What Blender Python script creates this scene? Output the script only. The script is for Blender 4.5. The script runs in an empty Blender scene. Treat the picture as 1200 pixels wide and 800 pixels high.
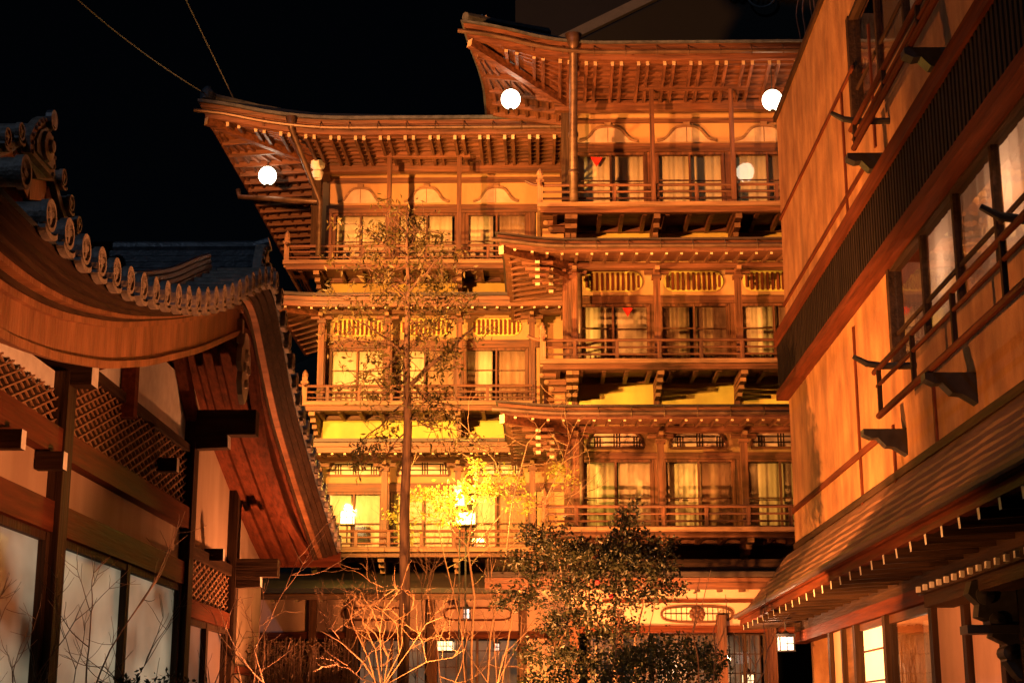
import bpy, math, random
import numpy as np
from mathutils import Vector, Matrix
random.seed(7)
RNG = np.random.default_rng(7)
scene = bpy.context.scene
R = math.radians

# ------------------------------------------------------------------ camera
FPX, W0, H0 = 1812.0, 1200.0, 800.0
EYE = Vector((0, 0, 1.6))
PITCH = math.atan(450 / FPX)
YAW = -math.atan(32 / math.hypot(FPX, 450))
cam_d = bpy.data.cameras.new('camera')
cam = bpy.data.objects.new('camera', cam_d)
scene.collection.objects.link(cam)
cam.location = EYE
FWD = Vector((math.sin(YAW) * math.cos(PITCH), math.cos(YAW) * math.cos(PITCH), math.sin(PITCH)))
cam.rotation_euler = FWD.to_track_quat('-Z', 'Y').to_euler()
cam_d.sensor_width = 36
cam_d.lens = FPX / W0 * 36
cam_d.clip_end = 2000
scene.camera = cam
RT = FWD.cross(Vector((0, 0, 1))).normalized()
UP = RT.cross(FWD)

# ------------------------------------------------------------------ world, moonlight, exposure
world = bpy.data.worlds.new('World')
scene.world = world
world.use_nodes = True
wn = world.node_tree.nodes
bg = wn['Background']
sky = wn.new('ShaderNodeTexSky')
sky.sky_type = 'NISHITA'
sky.sun_disc = False
MOON_EL, MOON_AZ = 38, 215
sky.sun_elevation = R(MOON_EL)
sky.sun_rotation = R(MOON_AZ)
world.node_tree.links.new(sky.outputs[0], bg.inputs[0])
bg.inputs[1].default_value = 0.0003
sun_d = bpy.data.lights.new('moon', 'SUN')
sun_d.energy = 0.24
sun_d.angle = R(0.5)
sun_d.color = (0.55, 0.72, 1.0)
sun = bpy.data.objects.new('moon', sun_d)
scene.collection.objects.link(sun)
_s = Vector((math.sin(R(MOON_AZ)) * math.cos(R(MOON_EL)), math.cos(R(MOON_AZ)) * math.cos(R(MOON_EL)), math.sin(R(MOON_EL))))
sun.rotation_euler = _s.to_track_quat('Z', 'Y').to_euler()
vs = scene.view_settings
vs.view_transform = 'Standard'
vs.look = 'None'
vs.exposure = 0.0
vs.gamma = 1
vs.use_curve_mapping = False
scene.cycles.use_denoising = True
scene.cycles.max_bounces = 6
scene.cycles.diffuse_bounces = 4
scene.cycles.transparent_max_bounces = 12
scene.cycles.sample_clamp_indirect = 4
scene.cycles.caustics_reflective = False
scene.cycles.caustics_refractive = False
# lamp colours and powers (the lamps themselves are built at the end)
AMBER = (1.0, 0.33, 0.075)
YELLOW = (1.0, 0.60, 0.085)
REDDISH = (1.0, 0.30, 0.095)
GOLD = (1.0, 0.44, 0.08)


# ------------------------------------------------------------------ helpers
def ray(px, py):
    return FWD + RT * ((px - 600) / FPX) + UP * ((400 - py) / FPX)


def at(px, py, Y):
    d = ray(px, py)
    return EYE + d * (Y / d.y)


def onX(px, py, X):
    d = ray(px, py)
    return EYE + d * (X / d.x)


def zy(py, Y, px=760):
    return at(px, py, Y).z


def V(*a):
    return Vector(a)


class MB:
    def __init__(s):
        s.v, s.f, s.m = [], [], []

    def add(s, vs_, fs, mi=0):
        o = len(s.v)
        s.v += [tuple(p) for p in vs_]
        for k, f in enumerate(fs):
            s.f.append([i + o for i in f])
            s.m.append(mi if isinstance(mi, int) else mi[k])

    def box(s, x0, x1, y0, y1, z0, z1, mi=0):
        s.add([(x0, y0, z0), (x1, y0, z0), (x1, y1, z0), (x0, y1, z0), (x0, y0, z1), (x1, y0, z1), (x1, y1, z1), (x0, y1, z1)],
              [(3, 2, 1, 0), (4, 5, 6, 7), (0, 1, 5, 4), (1, 2, 6, 5), (2, 3, 7, 6), (3, 0, 4, 7)], mi)

    def bar(s, p, q, w, h, mi=0, end=None, up=(0, 0, 1)):
        p, q = Vector(p), Vector(q)
        d = (q - p).normalized()
        up = Vector(up)
        if abs(d.dot(up)) > .98:
            up = Vector((0, 1, 0))
        sd = d.cross(up).normalized() * (w / 2)
        u = sd.cross(d).normalized() * (h / 2)
        vs_ = [p - sd - u, p + sd - u, p + sd + u, p - sd + u, q - sd - u, q + sd - u, q + sd + u, q - sd + u]
        e = mi if end is None else end
        s.add(vs_, [(0, 1, 2, 3), (7, 6, 5, 4), (0, 4, 5, 1), (1, 5, 6, 2), (2, 6, 7, 3), (3, 7, 4, 0)], [e, e, mi, mi, mi, mi])

    def tube(s, pts, r, n=8, mi=0, cap=True):
        pts = [Vector(p) for p in pts]
        k = len(pts)
        rs = r if isinstance(r, (list, tuple)) else [r] * k
        o = len(s.v)
        ref = None
        for i, p in enumerate(pts):
            d = (pts[min(i + 1, k - 1)] - pts[max(i - 1, 0)])
            d = d.normalized() if d.length > 1e-9 else Vector((0, 0, 1))
            if ref is None or abs(ref.dot(d)) > .95:
                ref = Vector((0, 0, 1)) if abs(d.z) < .9 else Vector((1, 0, 0))
            a = d.cross(ref).normalized()
            b = d.cross(a)
            ref = (a.cross(d)).normalized()
            for j in range(n):
                t = 2 * math.pi * j / n
                s.v.append(tuple(p + (a * math.cos(t) + b * math.sin(t)) * rs[i]))
        for i in range(k - 1):
            for j in range(n):
                j2 = (j + 1) % n
                s.f.append([o + i * n + j, o + i * n + j2, o + (i + 1) * n + j2, o + (i + 1) * n + j])
                s.m.append(mi)
        if cap:
            s.f.append([o + j for j in range(n)][::-1]); s.m.append(mi)
            s.f.append([o + (k - 1) * n + j for j in range(n)]); s.m.append(mi)

    def prism(s, poly, ext, mi=0):
        """closed 3-D polygon pushed along ext"""
        n = len(poly)
        e = Vector(ext)
        a = [Vector(p) for p in poly]
        s.add(a + [p + e for p in a], [list(range(n))[::-1], list(range(n, 2 * n))] + [(i, (i + 1) % n, n + (i + 1) % n, n + i) for i in range(n)], mi)

    def grid(s, rows, mi=0):
        o = len(s.v)
        n = len(rows[0])
        for r in rows:
            s.v += [tuple(p) for p in r]
        for i in range(len(rows) - 1):
            for j in range(n - 1):
                s.f.append([o + i * n + j, o + i * n + j + 1, o + (i + 1) * n + j + 1, o + (i + 1) * n + j])
                s.m.append(mi)

    def lathe(s, c, prof, n=20, mi=0, axis='z'):
        rows = []
        for (r, h) in prof:
            row = []
            for j in range(n + 1):
                t = 2 * math.pi * j / n
                a, b = r * math.cos(t), r * math.sin(t)
                row.append(Vector(c) + (V(a, b, h) if axis == 'z' else V(h, a, b) if axis == 'x' else V(a, h, b)))
            rows.append(row)
        s.grid(rows, mi)

    def build(s, name, mats, parent=None, smooth=False, solid=0, **props):
        me = bpy.data.meshes.new(name)
        me.from_pydata(s.v, [], s.f)
        mats = mats if isinstance(mats, (list, tuple)) else [mats]
        for m in mats:
            me.materials.append(m)
        if len(mats) > 1:
            me.polygons.foreach_set('material_index', s.m)
        if smooth:
            me.polygons.foreach_set('use_smooth', [True] * len(s.f))
        me.update()
        o = bpy.data.objects.new(name, me)
        scene.collection.objects.link(o)
        if parent is not None:
            o.parent = parent
        if solid:
            md = o.modifiers.new('thickness', 'SOLIDIFY')
            md.thickness = solid
            md.offset = 0
        for k, val in props.items():
            o[k] = val
        return o


def point(name, loc, e, col, r=.08, parent=None):
    d = bpy.data.lights.new(name, 'POINT')
    d.energy = e; d.color = col; d.shadow_soft_size = r
    o = bpy.data.objects.new(name, d)
    o.location = loc
    scene.collection.objects.link(o)
    return o


def thing(name, label, cat, loc=(0, 0, 0), group=None):
    """an Empty at the thing's base; parts are modelled in world space and keep their place"""
    o = bpy.data.objects.new(name, None)
    o.empty_display_size = .2
    scene.collection.objects.link(o)
    o['label'] = label
    o['category'] = cat
    if group:
        o['group'] = group
    return o


def tag(o, label, cat, group=None, kind=None):
    o['label'] = label
    o['category'] = cat
    if group:
        o['group'] = group
    if kind:
        o['kind'] = kind
    return o


# ------------------------------------------------------------------ materials
def new_mat(name):
    m = bpy.data.materials.new(name)
    m.use_nodes = True
    return m, m.node_tree, m.node_tree.nodes['Principled BSDF']


def mottled(name, c0, c1, rough=.7, scale=(3, 3, 3), detail=6, metal=0, bump=.0, bscale=None, streak=None, spec=.5, objrand=True):
    """base colour mottled between c0 and c1 by stretched noise, optional fine bump and weathering stains"""
    m, t, b = new_mat(name)
    n = t.nodes
    L = t.links.new
    tc = n.new('ShaderNodeTexCoord')
    mp = n.new('ShaderNodeMapping')
    mp.inputs['Scale'].default_value = scale
    L(tc.outputs['Object'], mp.inputs[0])
    if objrand:
        oi = n.new('ShaderNodeObjectInfo')
        ml = n.new('ShaderNodeVectorMath'); ml.operation = 'SCALE'
        ml.inputs[0].default_value = (37, 53, 71)
        L(oi.outputs['Random'], ml.inputs['Scale'])
        L(ml.outputs[0], mp.inputs['Location'])
    nz = n.new('ShaderNodeTexNoise')
    nz.inputs['Scale'].default_value = 1
    nz.inputs['Detail'].default_value = detail
    nz.inputs['Roughness'].default_value = .62
    L(mp.outputs[0], nz.inputs[0])
    cr = n.new('ShaderNodeValToRGB')
    cr.color_ramp.elements[0].position = .32
    cr.color_ramp.elements[1].position = .68
    cr.color_ramp.elements[0].color = (*c0, 1)
    cr.color_ramp.elements[1].color = (*c1, 1)
    L(nz.outputs['Fac'], cr.inputs[0])
    col = cr.outputs[0]
    if streak:
        sm = n.new('ShaderNodeMapping')
        sm.inputs['Scale'].default_value = streak[1]
        L(tc.outputs['Object'], sm.inputs[0])
        sn = n.new('ShaderNodeTexNoise')
        sn.inputs['Scale'].default_value = 1
        sn.inputs['Detail'].default_value = 5
        L(sm.outputs[0], sn.inputs[0])
        sr = n.new('ShaderNodeValToRGB')
        sr.color_ramp.elements[0].position = .42
        sr.color_ramp.elements[1].position = .72
        sr.color_ramp.elements[0].color = (0, 0, 0, 1)
        L(sn.outputs['Fac'], sr.inputs[0])
        sc = n.new('ShaderNodeMath'); sc.operation = 'MULTIPLY'; sc.inputs[1].default_value = streak[2]
        L(sr.outputs[0], sc.inputs[0])
        mx = n.new('ShaderNodeMixRGB')
        L(sc.outputs[0], mx.inputs[0])
        L(col, mx.inputs[1])
        mx.inputs[2].default_value = (*streak[0], 1)
        col = mx.outputs[0]
    L(col, b.inputs['Base Color'])
    rr = n.new('ShaderNodeMapRange')
    rr.inputs['To Min'].default_value = max(.05, rough - .14)
    rr.inputs['To Max'].default_value = min(1, rough + .14)
    L(nz.outputs['Fac'], rr.inputs[0])
    L(rr.outputs[0], b.inputs['Roughness'])
    b.inputs['Metallic'].default_value = metal
    b.inputs['Specular IOR Level'].default_value = spec
    if bump:
        bn = n.new('ShaderNodeTexNoise')
        bn.inputs['Scale'].default_value = 1
        bn.inputs['Detail'].default_value = 4
        bm = n.new('ShaderNodeMapping')
        bm.inputs['Scale'].default_value = bscale or tuple(x * 4 for x in scale)
        L(tc.outputs['Object'], bm.inputs[0])
        L(bm.outputs[0], bn.inputs[0])
        bp = n.new('ShaderNodeBump')
        bp.inputs['Strength'].default_value = bump
        bp.inputs['Distance'].default_value = .02
        L(bn.outputs['Fac'], bp.inputs['Height'])
        L(bp.outputs[0], b.inputs['Normal'])
    return m


def wood(name, c0, c1, axis='x', rough=.6, bump=.5, spec=.4):
    s = dict(x=(.9, 16, 16), y=(16, .9, 16), z=(16, 16, .9))[axis]
    return mottled(name, c0, c1, rough, s, 5, bump=bump, bscale=tuple(k * 2.2 for k in s), spec=spec)


def emit(name, col, strength):
    m, t, b = new_mat(name)
    b.inputs['Base Color'].default_value = (*col, 1)
    b.inputs['Emission Color'].default_value = (*col, 1)
    b.inputs['Emission Strength'].default_value = strength
    return m


M = {}
for ax in 'xyz':
    M['wood_' + ax] = wood('old_timber_' + ax, (.034, .0125, .007), (.155, .056, .025), ax)
    M['dark_' + ax] = wood('dark_timber_' + ax, (.022, .013, .009), (.065, .036, .022), ax, .62, .5, .06)
    M['pale_' + ax] = wood('weathered_timber_' + ax, (.10, .05, .025), (.27, .145, .075), ax, .7)
    M['red_' + ax] = wood('red_brown_timber_' + ax, (.055, .015, .008), (.145, .040, .019), ax, .62, .35, .06)
for ax in 'xyz':
    M['fascia_' + ax] = wood('eave_timber_' + ax, (.038, .014, .008), (.165, .06, .027), ax, .55)
M['lattice'] = wood('lattice_timber', (.2, .1, .05), (.38, .2, .1), 'z')
M['plaster'] = mottled('tan_plaster', (.28, .150, .060), (.37, .215, .095), .85, (1.3, 1.3, .8), 7, bump=.12, bscale=(22, 22, 22), streak=((.30, .19, .10), (2.2, 2.2, .5), .45))
M['lamp_ochre'] = mottled('lamplit_ochre_plaster', (.42, .35, .07), (.54, .46, .10), .85, (1.6, 1.6, 1), 7, bump=.12, bscale=(22, 22, 22), streak=((.28, .16, .07), (1.2, 1.2, .5), .5))  # plaster yellowed further so its colour carries the lamps' yellow light
M['pinkplaster'] = mottled('rose_plaster', (.60, .36, .27), (.72, .46, .36), .85, (1.3, 1.3, .9), 6, bump=.1, bscale=(22, 22, 22), streak=((.3, .17, .12), (1.5, 1.5, .6), .4))
M['wallboard'] = mottled('weathered_wall_boarding', (.27, .115, .042), (.50, .255, .10), .82, (2.2, 1.9, 1.3), 12, bump=.55, bscale=(34, 30, 20), streak=((.12, .055, .025), (2.6, 2.2, .6), .7), objrand=False)
M['white'] = mottled('white_paint', (.62, .58, .52), (.80, .77, .70), .6, (6, 6, 6))
M['endgrain'] = mottled('limewashed_end_grain', (.34, .25, .16), (.5, .39, .27), .7, (6, 6, 6))
M['hallplaster'] = mottled('hall_plaster', (.34, .24, .16), (.46, .34, .24), .85, (1.2, 1.2, .6), 7, bump=.1, bscale=(20, 20, 20), streak=((.25, .15, .10), (3, 3, .3), .5))
M['tile'] = mottled('grey_roof_tile', (.035, .04, .048), (.095, .105, .12), .38, (7, 7, 7), 5, bump=.3)
M['tile_end'] = mottled('pale_tile_face', (.12, .098, .08), (.29, .235, .19), .5, (14, 14, 14), 4, bump=.4)
M['copper'] = mottled('aged_copper', (.16, .065, .03), (.44, .2, .09), .42, (1.2, 5, 1.2), 9, metal=.3, bump=.5, bscale=(6, 30, 6))
M['barkroof'] = mottled('dark_copper_roof', (.012, .008, .006), (.04, .022, .014), .6, (1.2, 6, 6), 5, bump=.3)
M['shingle'] = mottled('bark_shingle', (.07, .032, .018), (.22, .105, .055), .7, (9, 1.2, 9), 6, bump=.6)
M['curtain'] = mottled('curtain_cloth', (.62, .52, .38), (.76, .66, .50), .9, (6, 6, 1.2), 5)
M['curtain_dark'] = mottled('brown_curtain_cloth', (.26, .16, .11), (.42, .28, .20), .9, (8, 8, 1.2), 5)
M['black'] = mottled('black_iron', (.012, .011, .01), (.03, .027, .025), .5, (8, 8, 8))
M['wire'] = mottled('pale_wire', (.12, .13, .15), (.18, .19, .21), .6, (5, 5, 5))
M['slat'] = wood('black_slat_timber', (.010, .007, .006), (.026, .017, .013), 'z', .7, .5, .12)
M['steel'] = mottled('pipe_metal', (.05, .028, .018), (.12, .07, .045), .45, (3, 3, 9), metal=.4)
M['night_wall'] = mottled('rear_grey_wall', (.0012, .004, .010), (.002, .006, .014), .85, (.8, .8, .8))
M['emblem'] = mottled('grey_emblem_paint', (.08, .085, .09), (.11, .115, .12), .7, (5, 5, 5))
M['redmark'] = mottled('red_plastic', (.62, .02, .015), (.74, .03, .02), .4, (5, 5, 5))
M['bark'] = mottled('tree_bark', (.05, .028, .018), (.15, .085, .05), .85, (14, 14, 2), 6, bump=.9, bscale=(40, 40, 6))
M['twig'] = mottled('bare_twig', (.12, .07, .045), (.26, .16, .10), .7, (10, 10, 10))
M['paletwig'] = mottled('pale_twig', (.13, .07, .038), (.25, .145, .08), .7, (10, 10, 10))
M['ground'] = mottled('garden_soil', (.03, .024, .018), (.07, .055, .04), .95, (1.5, 1.5, 1.5), 8, bump=.5)
M['hill'] = mottled('wooded_hill', (.004, .005, .004), (.010, .012, .010), .95, (.3, .3, .3), 8)


def leafmat(name, c0, c1, rough=.45, trans=.25):
    m, t, b = new_mat(name)
    n, L = t.nodes, t.links.new
    g = n.new('ShaderNodeNewGeometry')
    cr = n.new('ShaderNodeValToRGB')
    cr.color_ramp.elements[0].color = (*c0, 1)
    cr.color_ramp.elements[1].color = (*c1, 1)
    L(g.outputs['Random Per Island'], cr.inputs[0])
    L(cr.outputs[0], b.inputs['Base Color'])
    b.inputs['Roughness'].default_value = rough
    tr = n.new('ShaderNodeBsdfTranslucent')
    L(cr.outputs[0], tr.inputs[0])
    mx = n.new('ShaderNodeMixShader')
    mx.inputs[0].default_value = trans
    L(b.outputs[0], mx.inputs[1])
    L(tr.outputs[0], mx.inputs[2])
    L(mx.outputs[0], n['Material Output'].inputs[0])
    return m


M['leaf_cam'] = leafmat('camellia_leaf', (.008, .012, .004), (.025, .025, .009), .5, .12)
M['leaf_conifer'] = leafmat('podocarp_leaf', (.06, .055, .016), (.17, .135, .04), .55, .35)
M['leaf_maple'] = leafmat('maple_leaf', (.20, .20, .03), (.40, .34, .06), .5, .45)
M['leaf_shrub'] = leafmat('clipped_shrub_leaf', (.022, .035, .012), (.055, .07, .022), .5, .1)
M['brush'] = leafmat('brushwood', (.08, .05, .025), (.18, .11, .055), .8, .1)
M['sheer'] = leafmat('sheer_curtain', (.55, .42, .32), (.6, .47, .36), .9, .55)
M['petal'] = leafmat('red_petal', (.22, .008, .012), (.32, .015, .02), .5, .2)


def glass(name, tint=(1, 1, 1), refl=.9, rough=.03):
    m, t, b = new_mat(name)
    n, L = t.nodes, t.links.new
    tr = n.new('ShaderNodeBsdfTransparent'); tr.inputs[0].default_value = (*tint, 1)
    gl = n.new('ShaderNodeBsdfGlossy'); gl.inputs['Roughness'].default_value = rough
    lw = n.new('ShaderNodeFresnel'); lw.inputs[0].default_value = 1.5
    mu = n.new('ShaderNodeMath'); mu.operation = 'MULTIPLY'; mu.inputs[1].default_value = refl
    L(lw.outputs[0], mu.inputs[0])
    ge = n.new('ShaderNodeNewGeometry')
    fr = n.new('ShaderNodeMath'); fr.operation = 'SUBTRACT'; fr.inputs[0].default_value = 1
    L(ge.outputs['Backfacing'], fr.inputs[1])
    m2 = n.new('ShaderNodeMath'); m2.operation = 'MULTIPLY'; m2.use_clamp = True
    L(mu.outputs[0], m2.inputs[0]); L(fr.outputs[0], m2.inputs[1])
    nz = n.new('ShaderNodeTexNoise'); nz.inputs['Scale'].default_value = 2.2
    tc = n.new('ShaderNodeTexCoord'); L(tc.outputs['Object'], nz.inputs[0])
    bp = n.new('ShaderNodeBump'); bp.inputs['Strength'].default_value = .06; bp.inputs['Distance'].default_value = .05
    L(nz.outputs['Fac'], bp.inputs['Height']); L(bp.outputs[0], gl.inputs['Normal'])
    mx = n.new('ShaderNodeMixShader')
    L(m2.outputs[0], mx.inputs[0]); L(tr.outputs[0], mx.inputs[1]); L(gl.outputs[0], mx.inputs[2])
    L(mx.outputs[0], n['Material Output'].inputs[0])
    return m


M['glass'] = glass('window_glass', (.93, .93, .9), 1.6)
M['glass_side'] = glass('side_window_glass', (.85, .82, .8), 1.5)


def frosted(name, col, s0, s1):
    """lit interior seen through frosted panes: emission uneven in broad soft patches"""
    m, t, b = new_mat(name)
    n, L = t.nodes, t.links.new
    tc = n.new('ShaderNodeTexCoord')
    mp = n.new('ShaderNodeMapping'); mp.inputs['Scale'].default_value = (.8, .8, 1.1)
    L(tc.outputs['Object'], mp.inputs[0])
    nz = n.new('ShaderNodeTexNoise'); nz.inputs['Scale'].default_value = 1.0; nz.inputs['Detail'].default_value = 3
    L(mp.outputs[0], nz.inputs[0])
    mr = n.new('ShaderNodeMapRange'); mr.inputs['From Min'].default_value = .35; mr.inputs['From Max'].default_value = .72
    mr.inputs['To Min'].default_value = s0; mr.inputs['To Max'].default_value = s1
    L(nz.outputs['Fac'], mr.inputs[0])
    b.inputs['Base Color'].default_value = (*[c * .12 for c in col], 1)
    b.inputs['Roughness'].default_value = .3
    b.inputs['Emission Color'].default_value = (*col, 1)
    L(mr.outputs[0], b.inputs['Emission Strength'])
    return m


M['frosted'] = frosted('frosted_lit_pane', (1, .82, .52), .006, .32)
M['dimroom'] = frosted('dim_lit_pane', (1, .6, .36), .02, .16)
M['globe'] = emit('lit_globe', (1, .84, .58), 13)
M['globe_reflection'] = emit('reflected_globe_glow', (1, .80, .50), 2.2)
M['lampface'] = emit('lit_lamp_face', (1, .74, .36), 6)
M['lantern_glow'] = emit('lit_lantern_paper', (1, .74, .42), 2.6)
M['white_glow'] = emit('lit_lantern_glass', (1, .86, .74), 1.6)
M['shoji_glow'] = emit('lit_shoji', (1, .72, .36), 1.3)


# ------------------------------------------------------------------ setting
def structure(mb, name, mat):
    o = mb.build(name, mat)
    o['kind'] = 'structure'
    return o


g = MB()
n = 60
rows = []
for i in range(n + 1):
    y = -60 + 300 * i / n
    rows.append([V(x, y, 0.0) for x in np.linspace(-160, 160, 41)])
g.grid(rows)
structure(g, 'ground', M['ground'])
h = MB()
rows = []
for i in range(26):
    y = 58 + i * 5
    rows.append([V(x, y, max(-.5, (i * 1.9) + 2.4 * math.sin(x * .07 + i * .3) + 1.6 * math.sin(x * .23 + i)) - .5) for x in np.linspace(-150, 150, 61)])
h.grid(rows)
structure(h, 'hill', M['hill'])


# ------------------------------------------------------------------ timber building kit
def loft(mb, path, outs, prof, mi=0, close=True):
    """sweep a profile of (outward, up) offsets along an eave edge"""
    rows = []
    pr = list(prof) + ([prof[0]] if close else [])
    for p, o in zip(path, outs):
        rows.append([V(p.x + o[0] * a, p.y + o[1] * a, p.z + b) for a, b in pr])
    mb.grid(rows, mi)
    if close:
        k = len(prof)
        mb.add(rows[0][:k], [list(range(k))], mi)
        mb.add(rows[-1][:k], [list(range(k))[::-1]], mi)


def eave(root, xt, xr, yf, xc, yc, yb, zf, zw, lift, span, spacing=.3, pair=False, rw=.07, rh=.09, roof_rise=.55, roof_in=0, ridge=0,
         layers=2, gutter=True, laths=0, mats=('wood_x', 'wood_y'), roofmat='barkroof', th=.2, left=True, side_step=None, flare=.2):
    """eave wrapping the front and the left side of a storey: soffit, rafters with pale ends, fascia boards, roof"""
    wx, wy = M[mats[0]], M[mats[1]]

    def lf(d):
        return lift * max(0, 1 - d / span) ** 2.2
    def fl(d):
        return flare * max(0, 1 - d / span) ** 2 if left else 0

    def fp(x):
        return V(x - fl(x - xt) * max(0, 1 - (x - xt) / .5), yf - fl(x - xt), zf + lf(x - xt))

    def sp(y):
        return V(xt - fl(y - yf), y - fl(y - yf) * max(0, 1 - (y - yf) / .5), zf + lf(y - yf))
    tip = fp(xt)
    front = [fp(x) for x in list(np.linspace(xt, xt + span, 14)) + list(np.linspace(xt + span, xr, 5))[1:]]
    side = [sp(y) for y in list(np.linspace(yf, min(yb, yf + span), 12))[1:] + ([yb] if yb > yf + span else [])]
    path = side[::-1] + front if left else front
    outs = ([(-1, 0)] * len(side) if left else []) + [(-1, -1) if left else (0, -1)] + [(0, -1)] * (len(front) - 1)

    def inner_front(x):
        if x < xc and left:
            u = (x - xt) / (xc - xt)
            return V(x, yf + u * (yc - yf), tip.z + u * (zw - tip.z))
        return V(x, yc, zw)

    def inner_side(y):
        if y < yc:
            u = (y - yf) / (yc - yf)
            return V(xt + u * (xc - xt), y, tip.z + u * (zw - tip.z))
        return V(xc, y, zw)
    # soffit boards
    s = MB()
    inn = [inner_front(p.x) for p in front]
    s.grid([front, inn], 0)
    if left:
        s.grid([side[::-1] + [tip], [inner_side(p.y) for p in side[::-1]] + [tip]], 1)
    for k in range(laths):
        t = (k + .6) / (laths + .4)
        lp = [p.lerp(q, t) - V(0, 0, .045) for p, q in zip(front, inn)]
        keep = [(p, i) for i, p in enumerate(lp) if not left or p.x > xt + t * (xc - xt) * .98]
        loft(s, [p for p, _ in keep], [(0, -1)] * len(keep), [(-.028, -.02), (.028, -.02), (.028, .05), (-.028, .05)], 0)
        if left:
            ls = [p.lerp(inner_side(p.y), t) - V(0, 0, .045) for p in side if p.y > yf + t * (yc - yf)]
            if len(ls) > 1:
                loft(s, ls[::-1], [(-1, 0)] * len(ls), [(-.028, -.02), (.028, -.02), (.028, .05), (-.028, .05)], 1)
    so = s.build('soffit', [wx, wy], root)
    # rafters
    xs = []
    x = xr - .12
    while x > xt + .18:
        xs += [x - .09, x + .09] if pair else [x]
        x -= spacing
    for x in xs:
        e = fp(x) + V(0, .07, - rh / 2 - .005)
        q = inner_front(x) - V(0, 0, rh / 2 + .005)
        if (q - e).length < .15:
            continue
        b = MB()
        b.bar(e, q, rw, rh, 0, 1)
        b.build('rafter', [wy, M['endgrain']], so)
    if left:
        y = yf + .3
        st = side_step or spacing
        while y < yb - .05:
            for yy in [y]:
                e = sp(yy) + V(.07, 0, -rh / 2 - .005)
                q = inner_side(yy) - V(0, 0, rh / 2 + .005)
                if (q - e).length > .15:
                    b = MB()
                    b.bar(e, q, rw, rh, 0, 1)
                    b.build('rafter', [wx, M['endgrain']], so)
            y += st
        b = MB()
        b.bar(tip + V(.02, .02, -.11), V(xc, yc, zw - .1), .13, .17, 0, 1)
        b.build('hip_rafter', [M['fascia_x'], M['endgrain']], so)
    # fascia
    fb = MB()
    hl = 0
    for k in range(layers):
        o_ = .045 * k
        loft(fb, path, outs, [(-.10, hl - (.03 if k == 0 else 0)), (o_, hl - (.03 if k == 0 else 0)), (o_ + .012, hl + .085), (-.10, hl + .085)])
        hl += .09
    fb.build('fascia', M['fascia_x'], root)
    # roof over it
    rb = MB()
    zt = hl + .004
    ro = [p + V(o[0] * (.05 * layers), o[1] * (.05 * layers), zt) for p, o in zip(path, outs)]
    ro2 = [p + V(0, 0, th * .5) for p in ro]
    din = roof_in
    inn2 = []
    for p, o in zip(path, outs):
        if o == (-1, 0):
            q = inner_side(p.y)
        elif o == (-1, -1):
            q = V(xc, yc, zw)
        else:
            q = V(max(p.x, xc) if left else p.x, yc, zw)
        q = V(q.x - o[0] * din, q.y - o[1] * din, zw + roof_rise)
        if o == (0, -1):
            q.x = max(q.x, xc + din) if left else q.x
        if o == (-1, 0):
            q.y = max(q.y, yc + din)
        inn2.append(q)
    mid = [p.lerp(q, .45) - V(0, 0, roof_rise * .07) for p, q in zip(ro2, inn2)]
    rb.grid([[p + V(0, 0, 0) for p in ro], ro2, mid, inn2], 0)
    rb.grid([[p + V(-o[0] * .12, -o[1] * .12, 0) for p, o in zip(ro, outs)], ro], 0)
    rf = rb.build('eave_roof', M[roofmat], root, smooth=False)
    if ridge and left:
        b = MB()
        k = outs.index((-1, -1))
        pts = [ro2[k] + V(.25, .25, .03), mid[k] + V(0, 0, .12), inn2[k] + V(0, 0, .12)]
        for dz, r in ((0, .13), (.13, .1), (.24, .075)):
            b.tube([p + V(0, 0, dz) for p in pts], r, 8)
        b.lathe(tuple(pts[0] + V(0, 0, .12)), [(0, -.3), (.2, -.22), (.2, .1), (.12, .28), (0, .36)], 10)
        b.build('hip_ridge', M['tile'], rf)
    if gutter:
        gb = MB()
        gp = [p + V(o[0] * (.07 + .045 * layers), o[1] * (.07 + .045 * layers), .05) for p, o in zip(path, outs)]
        gb.tube(gp[len(side) if left else 0:], .045, 8)
        gx = xr - .3
        while gx > xt + .5:
            z0 = zf + lf(gx - xt)
            gy = yf - .07 - .045 * layers
            gb.tube([V(gx, yf - .03, z0 + hl + .03), V(gx, gy, z0 + .13), V(gx, gy - .06, z0 + .05), V(gx, gy, z0 - .03)], .011, 5)
            gx -= .62
        gb.build('gutter', M['steel'], root)
    return so


def column(root, x, y, z0, z1, w=.15, mat='wood_z', cap=True):
    b = MB()
    b.box(x - w / 2, x + w / 2, y - w / 2, y + w / 2, z0, z1)
    o = b.build('column', M[mat], root)
    if cap:
        c = MB()
        c.box(x - w * .75, x + w * .75, y - w * .75, y + w * .75, z1 - .2, z1 - .13)
        c.bar((x - .25, y, z1 - .06), (x + .25, y, z1 - .06), w * .7, .07, 0, 1)
        c.bar((x, y - .3, z1 - .04), (x, y + .2, z1 - .04), w * .7, .08, 0, 1)
        c.build('bracket_block', [M['wood_x'], M['pale_x']], o)
    return o


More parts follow.
